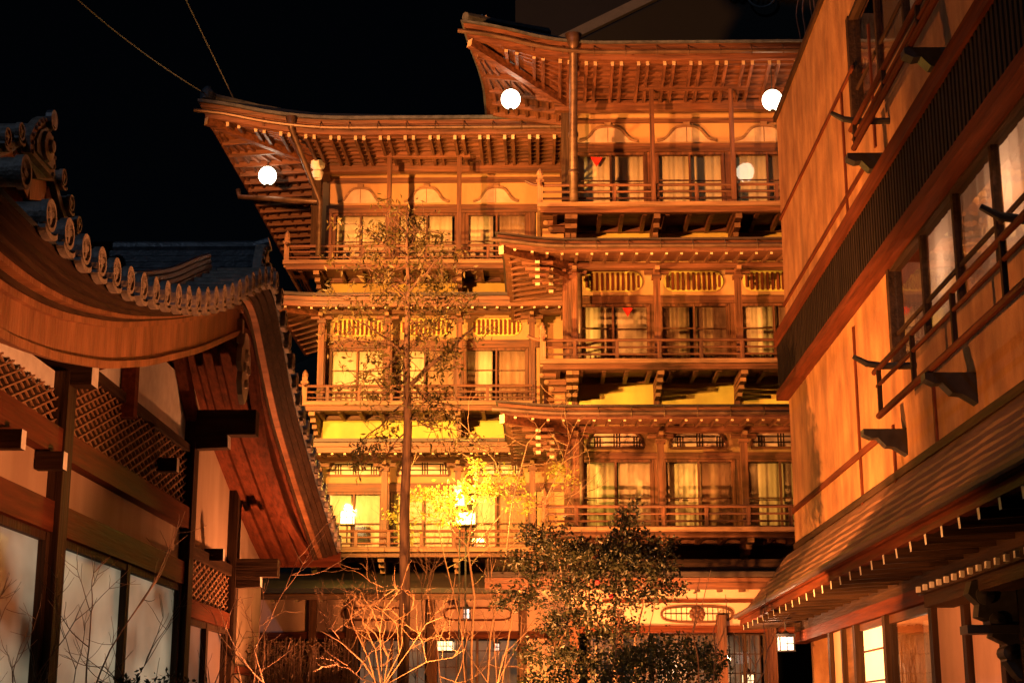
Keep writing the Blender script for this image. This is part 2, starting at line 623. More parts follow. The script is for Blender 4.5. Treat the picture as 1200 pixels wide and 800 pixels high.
def balcony(root, xl, xr, yr, yw, z, post_xs, ret=None, rails=(.12, .27, .42), edge='pale_x', horn=True, depth=.09):
    """deck on joists with a three-bar railing; returns the deck"""
    d = MB()
    d.box(xl, xr, yr - .12, yw, z - .05, z, 0)
    d.box(xl - .06, xr, yr - .17, yr - .115, z - .055, z + .03, 1)
    d.box(xl, xr, yr - .08, yr + .08, z - .05 - depth - .02, z - .052, 2)
    x = xl + .3
    while x < xr:
        d.box(x - .04, x + .04, yr + .08, yw, z - .17, z - .052, 2)
        x += .45
    if ret:
        d.box(xl - .06, xl, yr - .115, ret, z - .055, z + .03, 1)
    do = d.build('balcony_deck', [M['wood_x'], M[edge], M['wood_x']], root)
    r = MB()
    r.box(xl, xr, yr - .03, yr + .03, z + .031, z + .07)
    ro = r.build('railing', M['wood_x'], root)
    for i, hh in enumerate(rails):
        b = MB()
        rr = .032 if i == len(rails) - 1 else .022
        pts = [V(xl - (.3 if horn else 0), yr, z + hh + (.10 if horn else 0)), V(xl - (.16 if horn else -.02), yr, z + hh + (.03 if horn else 0)), V(xl, yr, z + hh), V(xr, yr, z + hh)]
        if i < len(rails) - 1:
            pts = [V(xl, yr, z + hh), V(xr, yr, z + hh)]
        b.tube(pts, rr, 7)
        if ret:
            b.tube([V(xl + .02, yr - (.25 if i == len(rails) - 1 else 0), z + hh), V(xl + .02, ret, z + hh)], rr, 7)
        b.build('rail', M['wood_x'], ro)
    for x in post_xs:
        b = MB()
        b.box(x - .035, x + .035, yr - .034, yr + .034, z + .07, z + rails[-1] - .02)
        b.build('rail_post', M['wood_z'], ro)
    if ret is not None:
        b = MB()
        b.box(xl - .055, xl + .055, yr - .055, yr + .055, z - .1, z + rails[-1] + .2)
        b.lathe((xl, yr, z + rails[-1] + .2), [(.05, 0), (.07, .03), (.06, .09), (.02, .15), (0, .17)], 10)
        b.box(xl - .08, xl + .08, yr - .08, yr + .08, z + rails[-1] + .05, z + rails[-1] + .10)
        b.build('corner_post', M['pale_z'], ro)
    return do


def deck_bracket(root, x, yr, yw, ztop, h=.42, mat='wood_y'):
    """stepped corbel that carries a balcony beam, with pale end grain"""
    b = MB()
    n_ = 4
    for k in range(n_):
        y0 = yr - .05 + (yw - yr) * .22 * k
        b.bar((x, y0, ztop - h * (k + .5) / n_), (x, yw, ztop - h * (k + .5) / n_), .13 - .012 * k, h / n_ - .012, 0, 1)
    return b.build('balcony_bracket', [M[mat], M['pale_x']], root)


def curtain_mesh(xa, xb, y, z0, z1, amp=.012, freq=26, gap=None):
    m = MB()
    k = max(10, int((xb - xa) * freq * 2.6))
    ph = random.uniform(0, 6)
    rows = []
    for t in (0, .35, .7, 1):
        row = []
        for i in range(k + 1):
            x = xa + (xb - xa) * i / k
            a = amp * (.6 + .4 * t) * (math.sin(x * freq + ph + .5 * math.sin(x * 5 + ph)) + .45 * math.sin(x * freq * 2.3 + 2 * ph + t))
            row.append(V(x + .012 * t * math.sin(x * 9 + ph), y + a, z1 + (z0 - z1) * t))
        rows.append(row)
    m.grid(rows)
    return m


def window(root, xa, xb, y, z0, z1, sashes=2, muntins=(.36, .70), bal=True, curtain='curtain', open_sash=(), frame='wood_z', dark=()):
    """sliding window: frame with glazing bars, one pane and one curtain per sash"""
    f = MB()
    fw = .055
    f.box(xa, xa + fw, y - .03, y + .05, z0, z1)
    f.box(xb - fw, xb, y - .03, y + .05, z0, z1)
    f.box(xa + fw, xb - fw, y - .05, y + .05, z1 - .05, z1)
    f.box(xa + fw, xb - fw, y - .05, y + .05, z0, z0 + .05)
    ws = (xb - xa - 2 * fw) / sashes
    for k in range(sashes):
        x0 = xa + fw + k * ws
        off = .018 if k % 2 else -.018
        for xx in (x0, x0 + ws):
            f.box(xx - .022, xx + .022, y + off - .016, y + off + .016, z0 + .05, z1 - .05)
        for t in muntins:
            zz = z0 + (z1 - z0) * t
            f.box(x0 + .022, x0 + ws - .022, y + off - .012, y + off + .012, zz - .012, zz + .012)
        if bal:
            m_ = max(3, int(ws / .11))
            for i in range(1, m_):
                xx = x0 + ws * i / m_
                f.box(xx - .008, xx + .008, y + off - .009, y + off + .009, z0 + .05, z0 + (z1 - z0) * muntins[0] - .012)
    w = f.build('window', M[frame], root)
    for k in range(sashes):
        x0 = xa + fw + k * ws
        off = .018 if k % 2 else -.018
        p = MB()
        p.box(x0 + .02, x0 + ws - .02, y + off - .003, y + off + .003, z0 + .04, z1 - .04)
        p.build('pane', M['glass'], w)
        mt = 'curtain_dark' if k in dark else curtain
        if k not in open_sash:
            u_ = random.random()
            a_, c_ = (.10, 0) if u_ < .12 else (0, .14) if u_ < .24 else (0, 0)
            if random.random() < .10:
                mt = 'curtain_dark'
            curtain_mesh(x0 - .01 + a_ * ws, x0 + ws + .01 - c_ * ws, y + .085, z0 + .02, z1 - .02).build('curtain', M[mt], w, smooth=True, solid=.004)
    bk = MB()
    bk.box(xa + .02, xb - .02, y + .55, y + .6, z0, z1)
    bk.build('room_wall', M['curtain_dark'], w)
    return w


def bell_ornament(root, xm, y, z0, z1, w, inner='white'):
    """arched transom relief with flared feet and a small knob"""
    pts = []
    for i in range(25):
        t = i / 24
        u = abs(2 * t - 1)
        hgt = (1 - u ** 1.0) ** .55 if u < 1 else 0
        hgt = .12 * (1 - u) + .88 * (1 / (1 + math.exp((u - .58) * 11)))
        pts.append(V(xm + (t - .5) * w, y, z0 + .02 + (z1 - z0 - .03) * hgt))
    b = MB()
    b.prism([V(xm + w / 2, y, z0), V(xm - w / 2, y, z0)] + pts, (0, .02, 0), 0)
    for i in range(24):
        p, q = pts[i], pts[i + 1]
        b.bar(p + V(0, -.015, 0), q + V(0, -.015, 0), .05, .03, 1, up=(0, 1, 0))
    b.box(xm - .07, xm + .07, y - .04, y + .02, z1 - .01, z1 + .07, 1)
    b.box(xm - .006, xm + .006, y - .006, y, z0, z1 - .03, 2)
    b.build('transom_ornament', [M['transom'], M['pale_x'], M['wood_z']], root)


def slot_transom(root, xm, y, z0, z1, w):
    """pill-shaped opening with upright slats"""
    b = MB()
    zc, r = (z0 + z1) / 2, (z1 - z0) / 2
    pill = [V(xm + w / 2 - r + r * math.cos(a), y, zc + r * math.sin(a)) for a in np.linspace(-math.pi / 2, math.pi / 2, 9)] + \
           [V(xm - w / 2 + r + r * math.cos(a), y, zc + r * math.sin(a)) for a in np.linspace(math.pi / 2, 1.5 * math.pi, 9)]
    b.prism(pill, (0, .01, 0), 0)
    k = int(w / .1)
    for i in range(k):
        x = xm - w / 2 + w * (i + .5) / k
        d = max(0, abs(x - xm) - (w / 2 - r))
        hh = math.sqrt(max(.0004, r * r - d * d))
        b.box(x - .026, x + .026, y - .035, y, zc - hh, zc + hh, 1)
    for p, q in zip(pill, pill[1:] + pill[:1]):
        b.bar(p + V(0, -.02, 0), q + V(0, -.02, 0), .05, .02, 2, up=(0, 1, 0))
    b.build('slatted_transom', [M['lamp_ochre'], M['red_z'], M['lamp_ochre']], root)


def arch_transom(root, xm, y, z0, z1, w, wall):
    """half-oval paper light with a lattice of bars"""
    b = MB()
    arch = [V(xm + w / 2 * math.cos(a), y, z0 + (z1 - z0) * min(1, 1.25 * math.sin(a))) for a in np.linspace(0, math.pi, 21)]
    b.prism(arch, (0, .01, 0), 0)
    for p, q in zip(arch, arch[1:] + arch[:1]):
        b.bar(p + V(0, -.015, 0), q + V(0, -.015, 0), .05, .03, 1, up=(0, 1, 0))
    for t in (.3, .62):
        b.box(xm - w / 2 * .92, xm + w / 2 * .92, y - .022, y - .006, z0 + (z1 - z0) * t - .012, z0 + (z1 - z0) * t + .012, 2)
    for gx in (-.36, -.02, .33):
        for k in range(3):
            x = xm + w * gx + k * .055
            b.box(x - .012, x + .012, y - .024, y - .005, z0, z0 + (z1 - z0) * (.86 if abs(gx) < .2 else .6), 2)
    b.build('arched_transom', [M['pinkwhite'], M['wood_x'], M['dark_z']], root)


M['transom'] = mottled('muted_transom_paper', (.36, .25, .17), (.48, .35, .25), .8, (4, 4, 4))
M['pinkwhite'] = mottled('pale_paper', (.62, .48, .38), (.74, .60, .48), .8, (3, 3, 3))


def slab(root, name, xa, xb, y, z0, z1, mat, t=.12, **kw):
    b = MB()
    b.box(xa, xb, y, y + t, z0, z1)
    return b.build(name, M[mat], root, **kw)


def beam(root, xa, xb, y0, y1, z0, z1, mat='wood_x', name='beam', parent=None):
    b = MB()
    b.box(xa, xb, y0, y1, z0, z1)
    return b.build(name, M[mat], root)

# ------------------------------------------------------------------ the tall right wing of the inn
RW_, RC_, RR_ = 30.75, 30.0, 29.45
XL, XR = .62, 6.4
RCOL = [.74, 2.4, 4.03, 5.66]
tower = thing('inn_wing', 'tall forward wing of the timber inn, four storeys with globe-lit top eave', 'building')


def zr(py, Y):
    return zy(py, Y, 760)


def bays(cols, xr):
    return [(a + .085, b - .085) for a, b in zip(cols, cols[1:])]


# side wall toward the recessed wing, and the mass behind
b = MB()
b.box(XL, XL + .15, RW_ + .16, 38.0, 2.0, zr(118, RC_))
b.build('side_wall', M['plaster'], tower)
R_DECK = [zr(620, RR_), zr(424, RR_), zr(241, RR_)]
R_EAVE = [  # tip x, flare, front y, edge z, wall z, lift
    dict(xt=-.6, flare=.1, yf=28.7, zf=zr(489, 28.75), zw=zr(497, RC_) + .0, lift=.07),
    dict(xt=-.6, flare=.12, yf=28.7, zf=zr(294, 28.75), zw=zr(306, RC_), lift=.10),
    dict(xt=-1.0, flare=.34, yf=28.5, zf=zr(71, 28.6), zw=zr(117, RC_), lift=.32)]
for k, e in enumerate(R_EAVE):
    top = k == 2
    eave(tower, e['xt'], XR, e['yf'], XL, RC_, 34.2 if not top else 34.4, e['zf'], e['zw'], e['lift'], 1.3 if not top else 2.4,
         spacing=.29 if not top else .52, pair=top, rw=.05 if not top else .065, rh=.06 if not top else .12,
         roof_rise=.5 if not top else 2.6, roof_in=0.74 if not top else 3.0, ridge=0, layers=2 if not top else 3,
         laths=0 if not top else 7, flare=e['flare'], th=.08, roofmat='barkroof' if not top else 'tile', side_step=.40 if not top else .58)
    # wall plate (beam) carried by the columns
    beam(tower, XL - .25, XR, RC_ - .09, RC_ + .09, e['zw'] - (.17 if k < 2 else .26), e['zw'] - .05, 'fascia_x')
    beam(tower, XL - .09, XL + .09, RC_ + .1, 34.0, e['zw'] - (.17 if k < 2 else .26), e['zw'] - .05, 'fascia_y')

for k in range(3):
    zd = R_DECK[k]
    e = R_EAVE[k]
    ztop = e['zw'] - .05
    xl = -.02 if k == 1 else (.0 if k == 0 else -.06)
    balcony(tower, xl + .12, XR, RR_, RW_ - .01, zd, [.72, 1.55, 2.38, 3.2, 4.0, 4.8], ret=33.2, rails=(.16, .30, .44), edge='pale_x')
    for x in (RCOL if k < 2 else RCOL[-1:]):
        column(tower, x, RC_, zd + .005, ztop - .13, .13, 'fascia_z' if k else 'wood_z', cap=k < 2)
    column(tower, XL - .03, RC_ + .12, zd + .005, ztop - .13, .17, 'dark_z' if k == 2 else 'wood_z', cap=False)
    # wall above the windows
    lo, hi = [(538, 530), (356, 347), (179, 169)][k]
    zl0, zl1 = zr(lo, RW_), zr(hi, RW_)
    slab(tower, 'wall', XL + .01, XR, RW_, zl1, e['zw'] + (.45 if k < 2 else .1), 'plaster', .15)
    beam(tower, XL + .005, XR, RW_ - .05, RW_ + .16, zl0, zl1 - .003, 'wood_x')
    if k == 2:
        beam(tower, XL + .02, XR, RW_ - .035, RW_ - .002, zr(145, RW_), zr(140, RW_), 'wood_x')
    # jambs
    for x in RCOL:
        b = MB(); b.box(x - .075, x + .075, RW_ - .025, RW_ + .1, zd + .005, zl0 - .003)
        b.build('jamb', M['wood_z'], tower)
    for i, (xa, xb) in enumerate(bays([.70] + RCOL[1:], XR)):
        if k == 0:
            window(tower, xa, xb, RW_ + .03, zd + .01, zl0 - .005, 2, (.5,), False, 'curtain', frame='wood_z', open_sash=(0,) if i == 1 and False else ())
            arch_transom(tower, (xa + xb) / 2, RW_ - .012, zr(525, RW_), zr(504, RW_), 1.15, 'plaster')
        elif k == 1:
            window(tower, xa, xb, RW_ + .03, zd + .01, zl0 - .005, 2, (.30, .66), True, 'curtain', dark=(0, 1) if i == 1 else (), frame='fascia_z')
            slot_transom(tower, (xa + xb) / 2, RW_ - .012, zr(341, RW_), zr(320, RW_), 1.18)
        else:
            window(tower, xa, xb, RW_ + .03, zd + .01, zl0 - .005, 2, (.30, .62), True, 'curtain', dark=(1,) if i == 2 else ())
            bell_ornament(tower, (xa + xb) / 2 - .05, RW_ - .022, zr(167, RW_), zr(148, RW_), 1.25)
    # strip of wall under the deck and the corbels that carry it
    zb = (R_EAVE[k - 1]['zw'] + .28) if k else zr(690, RW_)
    slab(tower, 'under_wall', XL + .01, XR, RW_, zb, zd - .06, 'lamp_ochre' if k else 'dark_x', .15)
    beam(tower, XL, XR, RW_ - .12, RW_ - .002, zd - .16, zd - .06, 'wood_x')
    for x in RCOL + [XL]:
        deck_bracket(tower, x, RR_ + .05, RW_, zd - .16, .44 if k == 2 else .36)
    for x in RCOL:
        b = MB(); b.box(x - .06, x + .06, RW_ - .04, RW_ - .002, zb + .05, zd - .35)
        b.build('stud', M['wood_z'], tower)
# pairs of slim posts under the top eave carrying a short purlin
zp = zr(102, 29.4)
beam(tower, at(749, 100, 29.4).x, at(876, 100, 29.4).x, 29.34, 29.46, zp - .07, zp + .07, 'fascia_x', 'eave_purlin')
for px in (764.5, 858):
    x = at(px, 160, 29.35).x
    b = MB(); b.box(x - .045, x + .045, 29.34, 29.42, R_DECK[2] + .05, zp - .075)
    b.build('eave_post', M['wood_z'], tower)
# carved end panel under the balcony's left corner, stacked knee brackets below the corner eaves
for k, (py0, py1) in enumerate(((636, 620), (455, 440), (279, 254))):
    b = MB()
    x0, x1 = XL - .55, XL - .02
    for i in range(3):
        z = zr(py1, 30.2) - i * .14
        b.bar((x0 + .1 * i, 30.2, z), (x1, 30.2, z), .12, .11, 0, 1)
        b.lathe((x0 + .1 * i, 30.14, z), [(0, -.02), (.05, -.015), (.05, .02), (0, .025)], 10, 1, axis='y')
    b.build('carved_bracket', [M['wood_x'], M['pale_x']], tower)
for k in (0, 1):
    e = R_EAVE[k]
    for (dx, dy) in ((-.62, -.62), (-.35, -.1)):
        b = MB()
        c = V(XL + dx, RC_ + dy, 0)
        zt = e['zw'] - .22
        for i in range(4):
            w = .10 + .07 * (3 - i)
            b.bar((c.x - w, c.y, zt - .13 * i), (c.x + w, c.y, zt - .13 * i), .09, .07, 0, 1)
            b.bar((c.x, c.y - w, zt - .065 - .13 * i), (c.x, c.y + w, zt - .065 - .13 * i), .09, .06, 0, 1)
        b.bar((c.x, c.y, zt), (XL, RC_, zt - .12), .08, .1)
        b.build('eave_bracket', [M['fascia_x'], M['endgrain']], tower)
# big rain pipe with funnel at the top corner
b = MB()
x = at(672, 150, 29.0).x
zt0, zt1 = R_DECK[2] + .02, zr(42, 28.4)
pts = [V(x, 28.32, zt1), V(x, 28.34, zt1 - .28), V(x, 28.9, zt1 - 1.1), V(x, 29.15, zt1 - 1.5), V(x, 29.2, zt0)]
b.tube(pts, [.17, .085, .085, .085, .085], 12)
for t in (zt0 + .6, zt0 + 1.4):
    b.lathe((x, 29.2, t), [(.085, -.05), (.105, -.04), (.105, .04), (.085, .05)], 12)
b.build('rain_pipe', M['steel'], tower, smooth=True)
for k in (0, 1):
    b = MB()
    x = at(681, 480, 29.9).x
    b.tube([V(x, 29.86, R_EAVE[k]['zw'] - .3), V(x, 29.86, R_DECK[k] + .02)], .05, 10)
    b.build('rain_pipe', M['steel'], tower, smooth=True)
# red triangular access marks stuck on the panes
for (px, py, w) in ((699, 190, 14), (735.5, 366, 12)):
    p = at(px, py, RW_ - .012)
    s_ = w / FPX * 33 / 2
    b = MB()
    b.prism([p + V(-s_, 0, s_ * .85), p + V(s_, 0, s_ * .85), p + V(0, 0, -s_ * .85)], (0, -.006, 0))
    b.build('access_mark', M['redmark'], tower, label='red downward triangle stuck on the window pane')
# hip finial of sprouting leaves on the upturned top corner
b = MB()
p = at(560, 20, 28.9)
for i in range(5):
    a = -.9 + .45 * i
    pts = [p + V(0, .15, -.15), p + V(.10 * math.sin(a), .15, .02), p + V(.22 * math.sin(a), .15, .10 * math.cos(a)), p + V(.26 * math.sin(a), .15, .10 * math.cos(a) - .05)]
    b.tube(pts, [.07, .06, .05, .01], 8)
b.build('roof_finial', M['tile_end'], tower)
b = MB()
q0, q1 = at(545, 21, 28.6), at(640, 40, 30.6)
b.tube([q0 + V(0, .1, .07), q0.lerp(q1, .35) + V(0, 0, -.02), q1], [.10, .13, .14], 8)
b.build('hip_ridge', M['tile'], tower)

# ground floor of this wing: pent roof, plaster, glazed doors
zf1 = zr(688, 28.9)
eave(tower, -1.0, 4.4, 28.9, XL, RC_, 30.0, zf1, zr(692, RC_) + .05, .0, 1, spacing=.42, rw=.06, rh=.07, roof_rise=.42, roof_in=.74, layers=2, left=False, gutter=False, flare=0)
beam(tower, -1.0, 5.6, 29.2, 29.32, zr(676, 29.2), zr(655, 29.2), 'dark_x', 'fascia_beam')
slab(tower, 'wall', XL, 5.6, RC_ + .1, zr(733, 30.1), zr(690, 30.1) + .3, 'pinkplaster', .15)
beam(tower, XL, 5.6, RC_ + .03, RC_ + .28, zr(741, 30.1), zr(733, 30.1) - .004, 'red_x')
beam(tower, XL + .6, 4.9, RC_ + .065, RC_ + .098, zr(706, 30.1), zr(702, 30.1), 'red_x')
# oval paper transom with a carved roundel in the middle
b = MB()
c = at(817, 719, 30.05)
ov = [V(c.x + .68 * math.copysign(abs(math.cos(a)) ** .7, math.cos(a)), 30.08, c.z + .15 * math.copysign(abs(math.sin(a)) ** .7, math.sin(a))) for a in np.linspace(0, 2 * math.pi, 37)[:-1]]
b.prism(ov, (0, .015, 0), 0)
for p, q in zip(ov, ov[1:] + ov[:1]):
    b.bar(p, q, .05, .025, 1, up=(0, 1, 0))
for i in range(-6, 7):
    b.box(c.x + i * .1 - .006, c.x + i * .1 + .006, 30.065, 30.08, c.z - .13, c.z + .13, 2)
b.box(c.x - .64, c.x + .64, 30.06, 30.08, c.z + .0, c.z + .016, 2)
for i in range(9):
    a = 2 * math.pi * i / 9
    b.lathe((c.x + .1 * math.cos(a), 30.06, c.z + .1 * math.sin(a)), [(0, -.035), (.05, -.015), (.06, .0), (0, .01)], 8, 1, axis='y')
b.lathe((c.x, 30.06, c.z), [(0, -.05), (.06, -.03), (.075, .0), (0, .01)], 10, 1, axis='y')
b.build('oval_transom', [M['pinkwhite'], M['wood_x'], M['dark_z']], tower)
for px in (596 + 20, 724, 845, 903):
    x = at(px, 720, 30.0).x
    if x < XL:
        x = XL + .05
    b = MB(); b.box(x - .09, x + .09, 29.93, 30.28, 0, zr(733, 30.1) + .2)
    b.build('column', M['wood_z'], tower)
gx = [at(p, 760, 30.1).x for p in (690, 764, 849, 897)]
gz1 = zr(742, 30.1)
for xa, xb in ((gx[0], gx[1]), (gx[1], gx[2]), (gx[2], gx[3])):
    f = MB()
    for xx in np.linspace(xa, xb, 3):
        f.box(xx - .035, xx + .035, 30.12, 30.19, .4, gz1)
    for xx in np.linspace(xa, xb, 9):
        f.box(xx - .009, xx + .009, 30.135, 30.155, .4, gz1)
    z = gz1 - .02
    while z > .5:
        f.box(xa, xb, 30.135, 30.156, z - .01, z + .01)
        z -= .36
    w = f.build('glazed_door', M['dark_z'], tower)
    p = MB(); p.box(xa + .03, xb - .03, 30.142, 30.148, .45, gz1); p.build('pane', M['glass'], w)
    p = MB(); p.box(xa + .03, xb - .03, 30.7, 30.74, .4, gz1); p.build('room_wall', M['dimroom'], w)

# ------------------------------------------------------------------ the recessed left wing
LW_, LC_, LR_ = 34.1, 33.5, 33.0
LXL, LXR = -4.9, .61
LCOL = [at(p, 300, LC_).x for p in (380, 456, 539, 623)]
wing = thing('inn_wing', 'recessed left wing of the timber inn, one storey lower, behind the slender tree', 'building')


def zl(py, Y):
    return zy(py, Y, 480)


b = MB()
b.box(LXL - .1, LXL + .05, LW_ - .02, 42.0, 1.5, zl(191, LC_))
b.build('side_wall', M['plaster'], wing)
L_DECK = [zl(644, LR_), zl(473, LR_), zl(308, LR_)]
L_EAVE = [dict(xt=-5.75, flare=.1, yf=32.4, zf=zl(528, 32.4), zw=zl(533, LC_), lift=.04),
          dict(xt=-5.75, flare=.1, yf=32.4, zf=zl(357, 32.4), zw=zl(361, LC_), lift=.04),
          dict(xt=-6.95, flare=.22, yf=31.4, zf=zl(158, 31.5), zw=zl(190, LC_), lift=.34)]
for k, e in enumerate(L_EAVE):
    top = k == 2
    eave(wing, e['xt'], LXR - .02, e['yf'], LXL, LC_, 42 if top else 37, e['zf'], e['zw'], e['lift'], 3.0 if top else 1.2,
         spacing=.27 if not top else .54, pair=top, rw=.05 if not top else .065, rh=.06 if not top else .12,
         roof_rise=.35 if not top else 2.2, roof_in=.59 if not top else 2.6, layers=2 if not top else 3, laths=7 if top else 0,
         flare=e['flare'], th=.14, roofmat='barkroof' if not top else 'tile', side_step=.52 if top else .45, gutter=top)
    beam(wing, LXL - .3, LXR, LC_ - .09, LC_ + .09, e['zw'] - (.15 if k < 2 else .26), e['zw'] - .05, 'fascia_x')
    beam(wing, LXL - .09, LXL + .09, LC_ + .1, 41.8, e['zw'] - (.15 if k < 2 else .26), e['zw'] - .05, 'fascia_y')
for k in range(3):
    zd, e = L_DECK[k], L_EAVE[k]
    ztop = e['zw'] - .05
    balcony(wing, -5.6 if k == 2 else -5.1, -.32 if k == 2 else -.12, LR_, LW_ - .01, zd, [-4.6, -3.9, -3.2, -2.5, -1.8, -1.1], ret=38.0,
            rails=(.14, .27, .40), horn=k < 2)
    for x in (LCOL if k < 2 else []):
        column(wing, x, LC_, zd + .005, ztop - .11, .13, 'wood_z' if k == 2 else 'fascia_z', cap=k < 2)
    if k == 2:
        column(wing, LXL - .14, LC_ - .05, zd + .005, ztop - .05, .2, 'dark_z', cap=False)
        b = MB()
        cx_, cz_ = LXL - .1, ztop - .05
        b.lathe((cx_, 33.2, cz_ - .2), [(.10, -.2), (.14, -.05), (.09, 0), (.16, .08), (.17, .2), (.05, .22)], 12)
        b.build('column_capital', M['white'], wing)
    lo, hi = [(576, 566), (408, 399), (250, 241)][k]
    zl0, zl1 = zl(lo, LW_), zl(hi, LW_)
    slab(wing, 'wall', LXL + .06, LXR, LW_, zl1, e['zw'] + .25, 'plaster', .15)
    beam(wing, LXL, LXR, LW_ - .05, LW_ + .16, zl0, zl1 - .003, 'wood_x')
    if k == 2:
        beam(wing, LXL, LXR, LW_ - .035, LW_ - .002, zl(215, LW_), zl(209, LW_), 'wood_x')
    for x in LCOL:
        b = MB(); b.box(x - .075, x + .075, LW_ - .025, LW_ + .1, zd + .005, zl0 - .003)
        b.build('jamb', M['wood_z'], wing)
    slab(wing, 'wall', LCOL[-1] + .1, LXR, LW_ + .01, zd, zl0, 'plaster', .14)
    for i, (xa, xb) in enumerate(bays(LCOL, LXR)):
        if k == 0:
            window(wing, xa, xb, LW_ + .03, zd + .01, zl0 - .005, 2, (.5,), False, 'curtain')
            arch_transom(wing, (xa + xb) / 2, LW_ - .012, zl(557, LW_), zl(536, LW_), 1.15, 'plaster')
        elif k == 1:
            window(wing, xa, xb, LW_ + .03, zd + .01, zl0 - .005, 2, (.32, .66), True, 'curtain')
            slot_transom(wing, (xa + xb) / 2, LW_ - .012, zl(393, LW_), zl(375, LW_), 1.1)
        else:
            window(wing, xa, xb, LW_ + .03, zd + .01, zl0 - .005, 2, (.30, .55), True, 'curtain', dark=(1,) if i == 2 else ())
            bell_ornament(wing, (xa + xb) / 2 - .02, LW_ - .022, zl(238, LW_), zl(220, LW_), 1.05)
    zb = (L_EAVE[k - 1]['zw'] + .2) if k else zl(700, LW_)
    slab(wing, 'under_wall', LXL + .06, LXR, LW_, zb, zd - .06, 'lamp_ochre' if k else 'dark_x', .15)
    beam(wing, LXL, LXR, LW_ - .12, LW_ - .002, zd - .16, zd - .06, 'wood_x')
    for x in ([LCOL[0] - .1, LCOL[2]] if k else LCOL):
        deck_bracket(wing, x, LR_ + .05, LW_, zd - .16, .4)
zp = zl(182, 32.7)
xa, xb = at(441, 182, 32.7).x, at(551, 182, 32.7).x
beam(wing, xa, xb, 32.64, 32.76, zp - .07, zp + .07, 'fascia_x', 'eave_purlin')
for px in (456, 538):
    x = at(px, 230, 32.65).x
    b = MB(); b.box(x - .05, x + .05, 32.62, 32.72, L_DECK[2] + .05, zp - .075)
    b.build('eave_post', M['wood_z'], wing)
# rain pipes at the left corner
p0, p1, p2 = at(341, 150, 31.2), at(375, 236, 32.5), at(373, 290, 32.6)
b = MB()
b.tube([p0 + V(0, 0, .25), p0, p1, V(p2.x, p2.y, L_DECK[2] + .05)], [.13, .06, .06, .06], 10)
b.build('rain_pipe', M['steel'], wing, smooth=True)
q0, q1, q2 = at(279, 222, 34.5), at(281, 231, 34.5), at(373, 236, 32.6)
b = MB()
b.tube([q0, q1, q2], .06, 10)
b.build('rain_pipe', M['steel'], wing, smooth=True)
# hip ridge with its end tile
b = MB()
q0, q1 = at(243, 113, 31.6), at(380, 143, 33.4)
b.tube([q0 + V(0, .1, .03), q0.lerp(q1, .4) + V(0, 0, -.05), q1], [.11, .13, .14], 8)
b.lathe(tuple(q0 + V(0, 0, .05)), [(0, -.18), (.16, -.14), (.17, .02), (.1, .12), (.05, .18), (0, .19)], 10)
b.build('hip_ridge', M['tile'], wing)
# ground floor
zf1 = zl(703, 32.0)
eave(wing, -6.0, -.3, 31.6, LXL, LC_, 40, zf1 + .02, zl(702, LC_) + .15, .0, 1, spacing=.5, rw=.06, rh=.07, roof_rise=.5, roof_in=.6, layers=1, left=False, gutter=False, flare=0)
slab(wing, 'wall', -6.0, LXR, LC_, zl(740, LC_), zl(700, LC_) + .3, 'pinkplaster', .15)
beam(wing, -6.0, LXR, LC_ - .07, LC_ + .16, zl(748, LC_), zl(740, LC_) - .004, 'red_x')
for px in (366, 410, 505, 613):
    x = at(px, 740, LC_ - .1).x
    b = MB(); b.box(x - .08, x + .08, LC_ - .12, LC_ + .1, 0, zl(703, LC_))
    b.build('column', M['wood_z'], wing)
for px in (440, 560):
    c = at(px, 719, LC_)
    b = MB()
    ov = [V(c.x + .72 * math.copysign(abs(math.cos(a)) ** .4, math.cos(a)), LC_ - .014, c.z + .13 * math.copysign(abs(math.sin(a)) ** .6, math.sin(a))) for a in np.linspace(0, 2 * math.pi, 33)[:-1]]
    b.prism(ov, (0, .01, 0), 0)
    for p, q in zip(ov, ov[1:] + ov[:1]):
        b.bar(p, q, .04, .025, 1, up=(0, 1, 0))
    b.build('oval_transom', [M['pinkplaster'], M['red_x']], wing)
gxs = [at(p, 770, LC_).x for p in (412, 505, 613)]
gz1 = zl(748, LC_)
for xa, xb in zip(gxs, gxs[1:]):
    f = MB()
    for xx in np.linspace(xa + .1, xb - .1, 3):
        f.box(xx - .03, xx + .03, LC_ + .02, LC_ + .08, .4, gz1)
    for xx in np.linspace(xa + .1, xb - .1, 9):
        f.box(xx - .008, xx + .008, LC_ + .035, LC_ + .055, .4, gz1)
    z = gz1 - .25
    while z > .5:
        f.box(xa + .1, xb - .1, LC_ + .035, LC_ + .056, z - .009, z + .009)
        z -= .34
    w = f.build('glazed_door', M['wood_z'], wing)
    p = MB(); p.box(xa + .12, xb - .12, LC_ + .042, LC_ + .048, .45, gz1); p.build('pane', M['glass'], w)
    p = MB(); p.box(xa + .1, xb - .1, LC_ + .8, LC_ + .84, .4, gz1); p.build('room_wall', M['dimroom'], w)
slab(wing, 'wall', -6.0, gxs[0], LC_, .3, gz1, 'dark_x', .14)
slab(wing, 'wall', gxs[2], LXR, LC_, .3, gz1, 'pinkplaster', .14)

# ------------------------------------------------------------------ the entrance hall on the left, curved gable facing the court
hall = thing('entrance_hall', 'low entrance hall with curved tiled gable, lattice transoms and frosted lit windows', 'building')
VX, BX, WX, MX = -3.0, -3.42, -4.2, -5.7      # verge, bargeboard, wall, main roof gable


def smooth_profile(pts, n=120, k=5):
    pts = sorted(pts)
    ys = np.linspace(pts[0][0], pts[-1][0], n)
    zs = np.interp(ys, [p[0] for p in pts], [p[1] for p in pts])
    pad = np.pad(zs, k, mode='reflect', reflect_type='odd')
    ker = np.ones(2 * k + 1) / (2 * k + 1)
    zs = np.convolve(pad, ker, 'valid')
    return ys, zs


